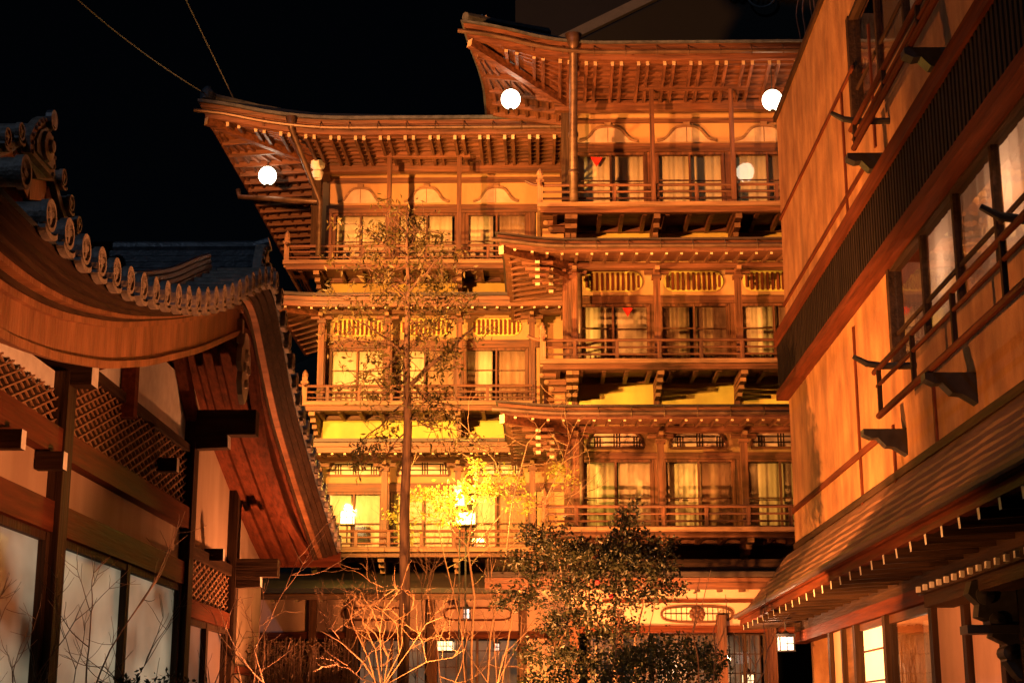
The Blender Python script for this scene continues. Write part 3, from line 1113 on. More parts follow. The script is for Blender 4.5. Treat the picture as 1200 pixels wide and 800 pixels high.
tile_px = [(15, 210), (57, 255), (82, 280), (105, 300), (128, 315), (150, 330), (180, 340), (205, 347), (235, 351), (270, 344), (300, 326)]
tp = [(onX(x, y, VX).y, onX(x, y, VX).z) for x, y in tile_px]
tp = [(5.5, tp[0][1] + .05), (7.2, tp[0][1])] + tp + [(16.6, 6.52), (17.1, 6.58)] + [(onX(x, y, VX).y, onX(x, y, VX).z) for x, y in ((338, 405), (350, 468), (375, 560), (399, 640))]
TY, TZ = smooth_profile(tp, 150, 3)


def tz(y):
    return float(np.interp(y, TY, TZ))


# bargeboard top and bottom edges, near slope then far slope
bt = [(onX(x, y, BX).y, onX(x, y, BX).z) for x, y in ((0, 335), (60, 365), (130, 378), (200, 374), (260, 362))]
bb = [(onX(x, y, BX).y, onX(x, y, BX).z) for x, y in ((0, 396), (60, 418), (120, 428), (170, 425), (230, 410), (290, 384))]
farY = np.linspace(19, 23.6, 6)
bt = [(6.0, bt[0][1] + .0)] + bt + [(17.1, 6.36)] + [(y, tz(y) - .22) for y in farY]
bb = [(6.0, bb[0][1] - .0)] + bb + [(17.1, 5.98)] + [(y, tz(y) - .60) for y in farY]
BTY, BTZ = smooth_profile(bt, 120, 3)
BBY, BBZ = smooth_profile(bb, 120, 2)
BBZ = np.maximum(BBZ, np.interp(BBY, BTY, BTZ) - .4 * np.clip((23.4 - BBY) / 2.5, .3, 1))
ys = np.linspace(7.0, 23.5, 100)


def bargeboard(y0, y1, mat, name='bargeboard'):
    b = MB()
    yy = [y for y in np.linspace(y0, y1, 60)]
    top = [float(np.interp(y, BTY, BTZ)) for y in yy]
    bot = [float(np.interp(y, BBY, BBZ)) for y in yy]
    b.grid([[V(BX, y, z) for y, z in zip(yy, bot)], [V(BX, y, z) for y, z in zip(yy, top)],
            [V(BX - .09, y, z) for y, z in zip(yy, top)], [V(BX - .09, y, z) for y, z in zip(yy, bot)], [V(BX, y, z) for y, z in zip(yy, bot)]])
    # edge mouldings
    for k, (arr, dz) in enumerate(((bot, -.0), (top, -.02))):
        b.grid([[V(BX + dx, y, z + dz + dzz) for y, z in zip(yy, arr)] for dx, dzz in ((.003, -.03), (.045, -.03), (.045, .03), (.003, .03))])
    return b.build(name, M[mat], hall, smooth=False)


bargeboard(7.0, 17.1, 'copper')
bargeboard(17.12, 22.9, 'red_y')
# roof slab (upper face and soffit) and the layered mouldings between tiles and bargeboard
b = MB()
sof = [min(tz(y) - .2, float(np.interp(y, BTY, BTZ)) - .02) for y in ys]
b.grid([[V(VX - .02, y, tz(y) - .09) for y in ys], [V(MX - .3, y, tz(y) - .09) for y in ys]])
b.build('roof', M['tile'], hall)
b = MB()
b.grid([[V(BX - .09, y, z) for y, z in zip(ys, sof)], [V(MX - .3, y, z) for y, z in zip(ys, sof)]])
b.build('soffit', M['red_y'], hall)
for k in range(11):
    x = BX - .2 - .21 * k
    b = MB()
    b.grid([[V(x + dx, y, z + dz) for y, z in zip(ys, sof)] for dx, dz in ((-.035, -.004), (-.035, -.085), (.035, -.085), (.035, -.004))])
    b.add([V(x - .035, 23.5, sof[-1] - .085), V(x + .035, 23.5, sof[-1] - .085), V(x + .035, 23.5, sof[-1]), V(x - .035, 23.5, sof[-1])], [(0, 1, 2, 3)])
    b.build('rafter', M['red_y'], hall)
for k in range(5):
    t0, t1 = k / 5, (k + 1) / 5
    x0, x1 = VX - .05 - (VX - .05 - BX) * t0, VX - .05 - (VX - .05 - BX) * t1
    b = MB()
    za = [(tz(y) - .10) * (1 - t0) + float(np.interp(y, BTY, BTZ)) * t0 for y in ys]
    zb_ = [(tz(y) - .10) * (1 - t1) + float(np.interp(y, BTY, BTZ)) * t1 for y in ys]
    b.grid([[V(x0, y, z) for y, z in zip(ys, za)], [V(x0, y, z) for y, z in zip(ys, zb_)], [V(x1, y, z) for y, z in zip(ys, zb_)]])
    b.build('verge_moulding', M['copper' if k == 3 else 'dark_y'], hall)
# far eave end closing board
b = MB()
b.box(MX - .3, VX, 23.5, 23.56, tz(23.5) - .3, tz(23.5) - .02)
b.build('eave_board', M['red_x'], hall)


def tile_mesh(r):
    """barrel tile pointing +X with a ringed, crested round face and the pendant lip beneath it"""
    b = MB()
    b.lathe((0, 0, 0), [(r * .9, -.5), (r * .9, -.02), (r * 1.05, -.02), (r * 1.05, .03), (r * .8, .03), (r * .78, .012), (r * .45, .016), (r * .3, .028), (0, .028)], 18, 0, axis='x')
    for i in range(3):
        a = 2 * math.pi * i / 3 + .4
        b.lathe((.014, r * .42 * math.cos(a), r * .42 * math.sin(a)), [(r * .26, 0), (r * .2, .014), (0, .016)], 8, 0, axis='x')
    pts = []
    for i in range(9):
        a = math.pi * (1.08 + .84 * i / 8)
        pts.append(V(-.03, r * 1.25 * math.cos(a) + r * .5, -r * .85 + r * .55 * math.sin(a)))
    up_ = [V(-.03, p.y, p.z + r * .35) for p in pts[::-1]]
    b.prism(pts + up_, (.05, 0, 0), 0)
    return b


def arc_positions(y0, y1, step):
    out, y = [], y0
    while y < y1:
        out.append(y)
        d = (tz(y + .01) - tz(y)) / .01
        y += step / math.sqrt(1 + d * d)
    return out


first = None
for y in arc_positions(8.95, 23.4, .375):
    if first is None:
        first = tile_mesh(.098).build('verge_tile', M['tile_end'], hall, smooth=False)
        o = first
    else:
        o = first.copy()
        scene.collection.objects.link(o)
        o.parent = hall
    o.location = (VX, y, tz(y))
    o.scale = (1, 1, 1)
b = MB()
b.lathe((VX + .05, 8.25, tz(8.3) + .02), [(.085, -.6), (.085, 0), (.10, 0), (.10, .05), (.075, .05), (.07, .03), (.03, .03), (.025, .045), (0, .045)], 24, 0, axis='x')
for i in range(3):
    a = 2 * math.pi * i / 3
    b.lathe((VX + .075, 8.25 + .04 * math.cos(a), tz(8.3) + .02 + .04 * math.sin(a)), [(.024, 0), (.02, .015), (0, .018)], 10, 0, axis='x')
b.build('corner_tile', M['tile_end'], hall, label='large round end tile nearest the camera')
# descending ridge of stacked tiles behind the verge
b = MB()
yy = np.linspace(9.6, 16.2, 40)
for k in range(5):
    b.tube([V(-3.62 + .0 * k, y, tz(y) - .02 + .06 * k) for y in yy], .075 - .008 * k, 8)
b.build('descending_ridge', M['tile'], hall)


def onigawara(x, y, z, w, h):
    """ridge-end tile facing +X: stepped crest plate with a boss and two scrolls"""
    b = MB()
    out = [(-.5, 0), (-.55, .3), (-.38, .62), (-.2, .84), (0, 1.0), (.2, .84), (.38, .62), (.55, .3), (.5, 0)]
    b.prism([V(x, y + p * w, z + q * h) for p, q in out], (.1, 0, 0))
    inn = [(-.34, .1), (-.38, .32), (-.26, .56), (0, .78), (.26, .56), (.38, .32), (.34, .1)]
    b.prism([V(x + .1, y + p * w, z + q * h) for p, q in inn], (.03, 0, 0), 1)
    k = 14
    for i in range(k):
        t = i / (k - 1)
        j = t * (len(out) - 1)
        i0 = min(int(j), len(out) - 2)
        p = out[i0][0] + (out[i0 + 1][0] - out[i0][0]) * (j - i0)
        q = out[i0][1] + (out[i0 + 1][1] - out[i0][1]) * (j - i0)
        b.lathe((x + .1, y + p * w * .86, z + .03 + q * h * .9), [(.03, 0), (.024, .025), (0, .03)], 8, 0, axis='x')
    b.lathe((x + .13, y, z + h * .38), [(w * .22, 0), (w * .2, .04), (w * .1, .05), (w * .08, .09), (0, .1)], 14, 0, axis='x')
    return b


rz = tz(17.1)
b = MB()
for k in range(6):
    w = .34 - .03 * k
    b.box(MX - .2, VX - .25 + .0 * k, 17.1 - w / 2, 17.1 + w / 2, rz - .02 + .075 * k, rz + .045 + .075 * k)
b.tube([V(MX - .2, 17.1, rz + .47), V(VX - .28, 17.1, rz + .47), V(VX - .1, 17.1, rz + .52)], .085, 10)
ridge = b.build('ridge', M['tile'], hall)
onigawara(VX - .25, 17.1, rz - .05, .5, .62).build('ridge_end_tile', [M['tile_end'], M['tile']], ridge)
# pendant ornament hanging from the gable peak
c = onX(282, 432, BX + .05)
b = MB()
out = [(0, .36), (.10, .33), (.13, .22), (.2, .16), (.22, .02), (.14, -.06), (.17, -.16), (.1, -.28), (0, -.36)]
out = [(p * 1.3, q * 1.15) for p, q in out]
pr = [V(BX + .05, c.y + p, c.z + q) for p, q in out] + [V(BX + .05, c.y - p, c.z + q) for p, q in out[-2:0:-1]]
b.prism(pr, (.06, 0, 0))
for (dy, dz, r) in ((0, .14, .09), (.1, .0, .06), (-.1, .0, .06), (0, -.18, .055)):
    b.lathe((BX + .11, c.y + dy, c.z + dz), [(r, 0), (r * .8, .03), (r * .3, .02), (0, .045)], 12, 0, axis='x')
b.box(BX + .0, BX + .06, c.y - .05, c.y + .05, c.z + .3, 6.1)
b.build('gable_pendant', M['endgrain'], hall)

# wall toward the court: columns, beams, lattice, plaster, windows
CY = [onX(x, 600, WX).y for x in (62, 218, 270)]
CY = [9.2] + [13.2, 18.2, 21.0]
EY = 23.6
for y, ztop in zip(CY, (4.3, 4.6, 5.2, 4.75)):
    b = MB(); b.box(WX - .12, WX + .12, y - .12, y + .12, 0, ztop)
    b.build('column', M['dark_z'], hall)


def ybeam(y0, y1, z0, z1, mat='red_y', dx=.0, t=.14, name='beam'):
    b = MB()
    b.box(WX - t / 2 + dx, WX + t / 2 + dx, y0, y1, z0, z1)
    return b.build(name, M[mat], hall)


def ywall(y0, y1, z0, z1, mat='hallplaster', name='wall', dx=-.03):
    b = MB()
    b.box(WX - .06 + dx, WX + .02 + dx, y0, y1, z0, z1)
    return b.build(name, M[mat], hall)


def lattice(y0, y1, z0, z1):
    b = MB()
    h = z1 - z0
    Lh = h * 2.7
    y = y0 - Lh
    while y < y1:
        for s_ in (1, -1):
            a0 = y
            za, zb_ = (z0, z1) if s_ == 1 else (z1, z0)
            lo, hi = max(a0, y0), min(a0 + Lh, y1)
            if hi - lo > .02:
                f0, f1 = (lo - a0) / Lh, (hi - a0) / Lh
                b.bar((WX + .02 + .007 * s_, lo, za + (zb_ - za) * f0), (WX + .02 + .007 * s_, hi, za + (zb_ - za) * f1), .015, .015, 0, up=(1, 0, 0))
        y += .26
    b.box(WX - .07, WX - .06, y0, y1, z0, z1, 1)
    return b.build('lattice', [M['lattice'], M['dark_y']], hall)


ywins = [(9.32, 13.08), (13.32, 18.08)]
for y0, y1 in ywins:
    ybeam(y0, y1, 3.20, 3.46)
    ywall(y0, y1, 3.465, 3.84)
    ybeam(y0, y1, 3.845, 4.09, t=.2)
    if y0 > 13:
        lattice(y0, y1, 4.10, 4.74)
        ybeam(y0, y1, 4.745, 4.84, 'dark_y')
        ywall(y0, y1, 4.845, 5.6, 'white')
    else:
        lattice(y0, y1, 4.10, 4.42)
        ywall(y0, y1, 4.425, 4.6, 'white')
# second bay: higher sill of plaster, lattice, then narrow window
ybeam(18.32, 20.88, 2.86, 3.06)
lattice(18.32, 20.88, 3.065, 3.55)
ybeam(18.32, 20.88, 3.555, 3.70, 'dark_y')
ywall(18.32, 20.88, 3.705, 5.6)
ywall(21.12, EY, .3, 4.6)
b = MB(); b.box(-10, WX - .04, EY, EY + .1, 0, 4.4); b.build('wall', M['hallplaster'], hall)
ybeam(21.12, EY, 2.3, 2.4, 'red_y')
wsets = [(9.32, 13.08, 2, 3.19), (13.32, 18.08, 2, 3.19), (18.32, 20.88, 2, 2.85)]
for y0, y1, k, z1 in wsets:
    f = MB()
    for yy_ in np.linspace(y0 + .03, y1 - .03, k + 1):
        f.box(WX - .06, WX + .05, yy_ - .06, yy_ + .06, .3, z1)
    f.box(WX - .05, WX + .04, y0, y1, z1 - .07, z1)
    f.box(WX - .05, WX + .04, y0, y1, .3, .45)
    w = f.build('window', M['dark_z'], hall)
    yl = np.linspace(y0 + .03, y1 - .03, k + 1)
    for a, c_ in zip(yl, yl[1:]):
        p = MB(); p.box(WX - .03, WX - .02, a + .05, c_ - .05, .44, z1 - .06)
        p.build('pane', M['frosted'] if y1 < 18.2 else M['dimroom'], w)
# white-ended beam noses, corbel arm carrying the verge purlin
for (x, y) in ((37, 515), (85, 540), (215, 545), (268, 650)):
    c = onX(x, y, WX + .3)
    b = MB()
    b.bar((WX, c.y, c.z), (WX + .24, c.y, c.z), .11, .15, 0, 1)
    b.build('beam_nose', [M['dark_x'], M['white']], hall)
b = MB()
c = onX(325, 528, BX)
b.bar((WX, 18.2, c.z + .02), (BX + .05, 18.2, c.z + .02), .22, .3, 0, 0)
b.bar((WX, 18.2, c.z - .22), (WX + .5, 18.2, c.z - .2), .18, .16, 0, 1)
b.build('purlin_arm', [M['dark_x'], M['white']], hall)
b = MB()
c = onX(300, 655, BX - .2)
b.bar((WX, 21.0, c.z + .0), (BX - .1, 21.0, c.z), .2, .24, 0, 0)
b.bar((WX, 21.0, c.z - .2), (WX + .45, 21.0, c.z - .18), .16, .14, 0, 1)
b.build('purlin_arm', [M['dark_x'], M['white']], hall)
# timber struts and plaster triangle under the gable
b = MB()
b.bar((WX + .06, 13.3, 4.7), (WX + .06, 16.9, 5.85), .12, .2)
b.bar((WX + .06, 17.2, 5.85), (WX + .06, 18.1, 5.2), .12, .2)
b.bar((WX + .08, 15.2, 4.6), (WX + .08, 15.2, 5.4), .14, .14, up=(0, 1, 0))
b.build('gable_strut', M['red_y'], hall)
b = MB()
c = at(112, 436, 13.2)
b.bar((-9.5, 13.2, c.z), (c.x, 13.2, c.z), .2, .26, 0, 1)
b.build('cross_beam', [M['dark_x'], M['white']], hall)

# upper roof of the hall: gable end with its own verge tiles, ridge and ridge-end tile
pk = onX(45, 192, MX)
far = [onX(x, y, MX) for x, y in ((65, 192), (72, 220), (80, 245), (90, 272), (97, 300))]
prof = [(0, 0.04)] + [(q.y - pk.y, q.z - pk.z) for q in far]
uy = [pk.y - d for d, _ in prof[:0:-1]] + [pk.y + d for d, _ in prof]
uz = [pk.z + h_ for _, h_ in prof[:0:-1]] + [pk.z + h_ for _, h_ in prof]
b = MB()
b.grid([[V(MX, y, z - .1) for y, z in zip(uy, uz)], [V(-17, y, z - .1) for y, z in zip(uy, uz)]])
b.grid([[V(MX, y, z - .22) for y, z in zip(uy, uz)], [V(-17, y, z - .22) for y, z in zip(uy, uz)]])
b.grid([[V(MX, y, z - .1) for y, z in zip(uy, uz)], [V(MX, y, z - .22) for y, z in zip(uy, uz)]])
b.grid([[V(MX, uy[0], uz[0]), V(-17, uy[0], uz[0])], [V(MX, uy[0] - 4.5, uz[0] - 2.2), V(-17, uy[0] - 4.5, uz[0] - 2.2)]])
b.build('upper_roof', M['tile'], hall)
b = MB()
b.add([V(MX - .35, y, z - .2) for y, z in zip(uy, uz)] + [V(MX - .35, uy[-1], 4.5), V(MX - .35, uy[0], 4.5)], [list(range(len(uy) + 2))])
b.build('gable_wall', M['red_z'], hall)
b = MB()
for y0, z0, y1, z1 in zip(uy, uz, uy[1:], uz[1:]):
    b.bar((MX - .12, y0, z0 - .34), (MX - .12, y1, z1 - .34), .08, .24)
b.build('bargeboard', M['copper'], hall)
um = None
for d_ in (-2.0, -1.6, -1.2, -.8, .75, 1.1, 1.45, 1.8):
    y = pk.y + d_
    o = first.copy()
    scene.collection.objects.link(o)
    o.parent = hall
    o.location = (MX + .04, y, float(np.interp(y, uy, uz)))
b = MB()
for k in range(4):
    w = .36 - .03 * k
    b.box(-17, MX - .1, pk.y - w / 2, pk.y + w / 2, pk.z - .05 + .085 * k, pk.z + .025 + .085 * k)
b.tube([V(-17, pk.y, pk.z + .38), V(MX - .1, pk.y, pk.z + .40), V(MX + .12, pk.y, pk.z + .52)], .09, 10)
b.lathe((MX + .12, pk.y, pk.z + .53), [(.09, -.05), (.12, -.04), (.12, .03), (.08, .03), (0, .04)], 14, axis='x')
r_ = b.build('ridge', M['tile'], hall)
onigawara(MX - .02, pk.y - .1, pk.z - .06, .85, .6).build('ridge_end_tile', [M['tile_end'], M['tile']], r_)
UPPER_RIDGE = (pk.y, pk.z)

# ------------------------------------------------------------------ the side building on the right
SX = 4.6
side = thing('side_building', 'boarded orange side building at the right with railed windows and black slat band', 'building')


def sy(px, py):
    return onX(px, py, SX)


YE, YN = 27.85, 6.0


def sbox(name, x0, x1, y0, y1, z0, z1, mat, **kw):
    b = MB()
    b.box(x0, x1, y0, y1, z0, z1)
    return b.build(name, M[mat], side, **kw)


zt_ = sy(911, 140).z
zb0, zb1 = 7.45, 8.40           # slat band
# wall boarding with real openings: upper window (Y 6..Yu) and lower window (Y 6..Yl)
Yu = 21.2
zu0, zu1 = 9.95, 11.75
Yl = 19.62
zl0_, zl1_ = 6.02, 7.42
sbox('wall', SX, SX + .2, Yu, YE, 8.62, zt_, 'wallboard')
sbox('wall', SX, SX + .2, YN, Yu, 8.62, zu0, 'wallboard')
sbox('wall', SX, SX + .2, YN, Yu, zu1, zt_, 'wallboard')
sbox('wall', SX, SX + .2, Yl, YE, 4.6, zb0, 'wallboard')
sbox('wall', SX, SX + .2, YN, Yl, 4.6, zl0_, 'wallboard')
sbox('end_wall', SX + .2, 12, YE - .2, YE, 0, zt_, 'wallboard')
sbox('roof_edge', SX - .06, 12, YN, YE + .05, zt_, zt_ + .1, 'dark_y')
b = MB()
b.box(SX - .14, SX + .1, YN, YE + .06, zb0 + .0, zb1 + .18, 0)
y = YE
while y > YN:
    b.box(SX - .175, SX - .14, y - .05, y + .03, zb0 + .12, zb1, 1)
    y -= .145
b.build('slat_band', [M['black'], M['slat']], side)
sbox('band_beam', SX - .22, SX + .08, YN, YE + .06, zb1 + .01, zb1 + .24, 'red_y')
sbox('band_beam', SX - .22, SX + .08, YN, YE + .06, zb0 - .06, zb0 + .09, 'red_y')


def batten_h(p, q, w=.07):
    z = (sy(*p).z + sy(*q).z) / 2
    y0, y1 = sorted((sy(*p).y, sy(*q).y))
    return z, y0, y1


for (p, q, w, yn) in (((919, 255), (1000, 72), .06, None), ((920, 361), (1021, 179), .07, None), ((933, 601), (1032, 507), .09, None), ((944, 620 + 20), (1200, 425 + 15), .10, YN), ((951, 640), (1200, 478), .14, YN)):
    z, y0, y1 = batten_h(p, q)
    sbox('batten', SX - .035, SX - .002, yn if yn else y0, YE, z - w / 2, z + w / 2, 'red_y' if w < .1 else 'dark_y')
for (px, py0, py1) in ((991, 100, 262), (1028, 185, 232), (1007, 376, 600), (1050, 496, 570), (1023, 20, 180), (1098, 448, 530)):
    p = sy(px, (py0 + py1) / 2)
    zt0, zt1 = sy(px, py1).z, sy(px, py0).z
    sbox('batten', SX - .032, SX - .003, p.y - .035, p.y + .035, zt0, zt1, 'red_z')


def side_window(y1, z0, z1, n_, step):
    f = MB()
    y = y1
    k = 0
    ys_ = []
    f.box(SX - .02, SX + .16, y1 - .14, y1, z0, z1)
    ys_ = [y1 - .14 - step * i for i in range(n_ + 1)]
    for yy_ in ys_[1:]:
        f.box(SX + .03, SX + .12, yy_ - .045, yy_ + .045, z0 + .08, z1 - .06)
    f.box(SX + .0, SX + .15, ys_[-1], y1 - .14, z1 - .06, z1)
    f.box(SX + .0, SX + .15, ys_[-1], y1 - .14, z0, z0 + .08)
    for t in (.36,):
        f.box(SX + .05, SX + .09, ys_[-1], y1 - .14, z0 + (z1 - z0) * t - .02, z0 + (z1 - z0) * t + .02)
    w = f.build('window', M['dark_y'], side)
    for i, (a, c_) in enumerate(zip(ys_[1:], ys_)):
        p = MB()
        p.box(SX + .068, SX + .074, a + .045, c_ - .045, z0 + .08, z1 - .06)
        p.build('pane', M['glass_side'], w)
        m = MB()
        rows = []
        for t in (0, .5, 1):
            rows.append([V(SX + .16 + .02 * math.sin(u * 30) + .015 * t * math.sin(u * 11), a + (c_ - a) * u, z1 - .03 + (z0 - z1 + .06) * t) for u in np.linspace(0, 1, 40)])
        m.grid(rows)
        if i:
            m.build('curtain', M['sheer'], w, smooth=True)
    bk = MB(); bk.box(SX + .9, SX + .95, ys_[-1], y1, z0 - .1, z1 + .1); bk.build('room_wall', M['dark_y'], w)
    bk = MB(); bk.box(SX + .2, SX + .9, y1 - .02, y1 + .03, z0 - .1, z1 + .1); bk.build('room_side', M['curtain_dark'], w)
    return w


side_window(Yl, zl0_, zl1_, 8, 1.5)
side_window(Yu, zu0, zu1, 9, 1.5)


def side_rail(p_end, z_top, z_mid, z_bot, y_far, brackets, horns):
    X = SX - .46
    r = MB()
    r.tube([V(X, y_far + .25, z_top), V(X, YN, z_top)], .035, 8)
    o = r.build('window_rail', M['red_y'], side)
    for z, rr in ((z_mid, .024), (z_bot, .04)):
        b = MB(); b.tube([V(X, y_far + .12, z), V(X, YN, z)], rr, 8)
        b.build('rail', M['red_y'], o)
    y = y_far
    while y > YN:
        b = MB()
        b.box(X - .025, X + .025, y - .03, y + .03, z_bot, z_top - .01)
        b.build('rail_post', M['dark_z'], o)
        y -= 1.72
    for y in horns:
        b = MB()
        b.tube([V(SX + .02, y, z_top + .03), V(X + .05, y, z_top + .03), V(X - .14, y, z_top + .06), V(X - .3, y, z_top + .15)], [.045, .045, .042, .03], 8)
        b.build('rail_horn', M['black'], o)
    for y in brackets:
        b = MB()
        pts = [V(SX - .003, y - .09, z_bot - .05), V(X - .08, y - .09, z_bot - .05), V(X - .08, y - .09, z_bot - .12), V(X + .02, y - .09, z_bot - .17), V(X + .1, y - .09, z_bot - .16), V(X + .2, y - .09, z_bot - .27), V(X + .3, y - .09, z_bot - .28), V(SX - .003, y - .09, z_bot - .38)]
        b.prism(pts, (0, .18, 0))
        b.build('rail_bracket', M['black'], o)


X_ = SX - .46
for (top, mid, bot, hornpx, brpx) in (((1043, 417), (1084, 400), (1026, 491), ((1030, 443), (1190, 250)), ((1036, 500), (1112, 432))),
                                       ((1010, 158), (1040, 122), (1006, 163), ((1000, 124), ), ((1016, 172), (1086, 45)))):
    zt1 = onX(*top, X_).z
    zm1 = onX(*mid, X_).z
    zbt = onX(*bot, X_).z
    hy = [onX(x, y, X_).y for x, y in hornpx]
    by = [onX(x, y, X_ + .2).y for x, y in brpx]
    if top[1] < 200:
        zt1 = onX(1011, 124, X_).z - .02
        zm1 = zt1 - .18
        zbt = onX(1006, 164, X_).z
    else:
        zm1 = zt1 - .2
    side_rail(None, zt1, zm1, zbt, hy[0], by, hy)
# pent roof over the ground floor: bark-shingle courses, fascia, rafters with pale ends
EX, EZ = 3.72, 3.44
b = MB()
for k in range(7):
    t0, t1 = k / 7, (k + 1) / 7
    xa, xb = SX + .0 - (SX - EX) * t0, SX - (SX - EX) * t1
    za, zb_ = 4.66 - (4.66 - EZ - .13) * t0 ** .85, 4.66 - (4.66 - EZ - .13) * t1 ** .85
    n_ = 60
    yy = np.linspace(YN, 28.9, n_)
    jit = [.012 * math.sin(i * 1.7 + k) for i in range(n_)]
    b.grid([[V(xa, y, za) for y in yy], [V(xb, y, zb_ + .03 + j) for y, j in zip(yy, jit)], [V(xb, y, zb_) for y in yy]])
b.add([V(SX, 28.9, 4.66), V(EX, 28.9, EZ + .13), V(EX, 28.9, EZ), V(SX, 28.9, EZ)], [(0, 1, 2, 3)])
pent = b.build('pent_roof', M['shingle'], side)
b = MB()
b.box(EX - .02, EX + .07, YN, 28.92, EZ - .05, EZ + .05)
b.box(EX - .06, EX + .04, YN, 28.94, EZ + .055, EZ + .125)
b.build('fascia', M['red_y'], pent)
b = MB()
b.tube([V(EX - .12, YN, EZ + .10), V(EX - .12, 28.8, EZ + .10)], .045, 8)
b.build('gutter', M['steel'], pent)
b = MB()
b.grid([[V(EX + .03, YN, EZ - .03), V(EX + .03, 28.88, EZ - .03)], [V(SX + .3, YN, EZ + .04), V(SX + .3, 28.88, EZ + .04)]])
b.build('soffit', M['dark_x'], pent)
y = 28.6
raf = None
while y > 9:
    b = MB()
    b.bar((EX - .0, y, EZ - .1), (SX + .3, y, EZ - .02), .075, .10, 0, 1)
    b.build('rafter', [M['dark_x'], M['white']], pent)
    y -= .62
# ground floor under the pent roof
sbox('beam', SX - .06, SX + .16, YN, YE + .3, 3.02, 3.2, 'red_y')
sbox('beam', SX - .03, SX + .1, YN, YE + .3, 3.205, 3.4, 'dark_y')
gy = lambda px: onX(px, 760, SX).y
for px, w in ((975, .16), (990, .1), (1005, .16), (1041, .16), (1097, .16), (1136, .14), (1180, .16)):
    y = gy(px)
    sbox('column', SX - .05, SX + .12, y - w / 2, y + w / 2, 0, 3.015, 'dark_z')
for a, c_, m in ((975, 990, 'pinkplaster'), (990, 1005, 'shingle'), (1097, 1136, 'pinkplaster'), (1136, 1180, 'pinkplaster')):
    sbox('wall', SX + .02, SX + .08, gy(c_) + .08, gy(a) - .08, .2, 3.015, m)
f = MB()
y0, y1 = gy(1037), gy(1008)
f.box(SX - .0, SX + .06, y0 + .05, y1 - .05, 2.92, 3.01)
for z in (1.3, 1.75, 2.2, 2.62):
    f.box(SX + .018, SX + .04, y0 + .1, y1 - .1, z - .012, z + .012)
w = f.build('window', M['wood_y'], side)
p = MB(); p.box(SX + .045, SX + .055, y0 + .06, y1 - .06, .3, 2.915); p.build('pane', M['shoji_glow'], w)
f = MB()
y0, y1 = gy(1095), gy(1043)
f.box(SX + .0, SX + .06, y0 + .1, y1 - .05, 2.9, 3.01)
f.box(SX + .0, SX + .06, y0 + .1, y1 - .05, 1.9, 2.02)
w = f.build('window', M['wood_y'], side)
p = MB(); p.box(SX + .03, SX + .036, y0 + .1, y1 - .05, .3, 2.9); p.build('pane', M['glass_side'], w)
p = MB(); p.box(SX + .5, SX + .55, y0 + .0, y1 + .2, .3, 2.95); p.build('room_wall', M['hallplaster'], w)
point('room_light', (SX + .3, (y0 + y1) / 2, 2.7), 14, (1, .72, .46), .06)  # unseen light added to brighten the room wall behind the glass
# black carved bracket and the small dark canopy above the near door
c0, c1 = onX(1088, 705, SX - .3), onX(1158, 692, SX - .3)
b = MB()
b.box(SX - .42, SX - .04, YN, c0.y, 3.0, 3.1)
b.box(SX - .36, SX - .04, YN, c0.y - .05, 2.86, 2.995)
y = c0.y - .15
while y > YN:
    b.box(SX - .46, SX - .42, y - .03, y + .03, 3.02, 3.08, 1)
    y -= .3
b.build('door_canopy', [M['dark_y'], M['white']], side)
c = onX(1160, 740, SX - .25)
b = MB()
out = [(0, .48), (-.42, .48), (-.46, .36), (-.36, .26), (-.38, .14), (-.22, .08), (-.26, -.05), (-.12, -.12), (-.14, -.28), (-.05, -.42), (0, -.46)]
b.prism([V(SX + .0 + p, c.y - .1, c.z + q) for p, q in out], (0, .2, 0))
for p, q, r in ((-.3, .34, .09), (-.2, .1, .08), (-.1, -.2, .07)):
    b.lathe((SX + p, c.y - .1, c.z + q), [(0, -.04), (r, -.02), (r, .22), (0, .24)], 12, axis='y')
b.box(SX - .5, SX, c.y - .14, c.y + .14, c.z - .02, c.z + .06)
b.build('carved_bracket', M['black'], side)
# cables and conduits against the sky at the building's far top corner
for k, (px0, px1) in enumerate(((935, 936), (944, 941), (951, 952), (957, 950))):
    b = MB()
    p0, p1 = at(px0, -30, 29.0 + .05 * k), at(px1, 60 + 6 * k, 29.0 + .05 * k)
    pts = [p0.lerp(p1, t) + V(.04 * math.sin(t * 9 + k), 0, 0) for t in np.linspace(0, 1, 12)]
    b.tube(pts, .014 + .006 * (k % 2), 6)
    tag(b.build('cable', M['steel']), ['pale thin cable rising past the top eave, leftmost of the corner cables', 'wavy cable second from the left above the right top lantern', 'thicker cable third from the left at the boarded wall top', 'wavy cable closest to the boarded wall at the top edge'][k], 'cable', 'cables by the boarded wall')

# ------------------------------------------------------------------ dark gabled building behind
rear = thing('rear_building', 'dark grey gabled building rising behind the top roof at upper right', 'building')
b = MB()
p0, p1 = at(604, 60, 44), at(950, 60, 44)
b.box(p0.x, p1.x + 6, 44, 54, 0, at(604, -60, 44).z)
b.build('wall', M['night_wall'], rear)
b = MB()
q0, q1 = at(650, 52, 43.6), at(770, -6, 43.6)
d_ = (q1 - q0)
b.bar(q0 - d_ * .3, q1 + d_ * .4, .2, .3, up=(0, 0, 1))
b.build('bargeboard', M['emblem'], rear)
b = MB()
r0, r1 = q0 + V(.25, -.2, -.25), q1 + V(.25, -.2, -.25)
b.prism([r0 - d_ * .3, r1 + d_ * .4, V(p1.x + 6, 43.4, (r1 + d_ * .4).z), V(p1.x + 6, 43.4, (r0 - d_ * .3).z)], (0, .4, 0))
b.build('roof', M['hill'], rear)
b = MB()
c = at(892, -6, 43.2)
ring = [c + V(.42 * math.cos(a), 0, .42 * math.sin(a)) for a in np.linspace(0, 2 * math.pi, 33)]
b.tube(ring, .035, 6)
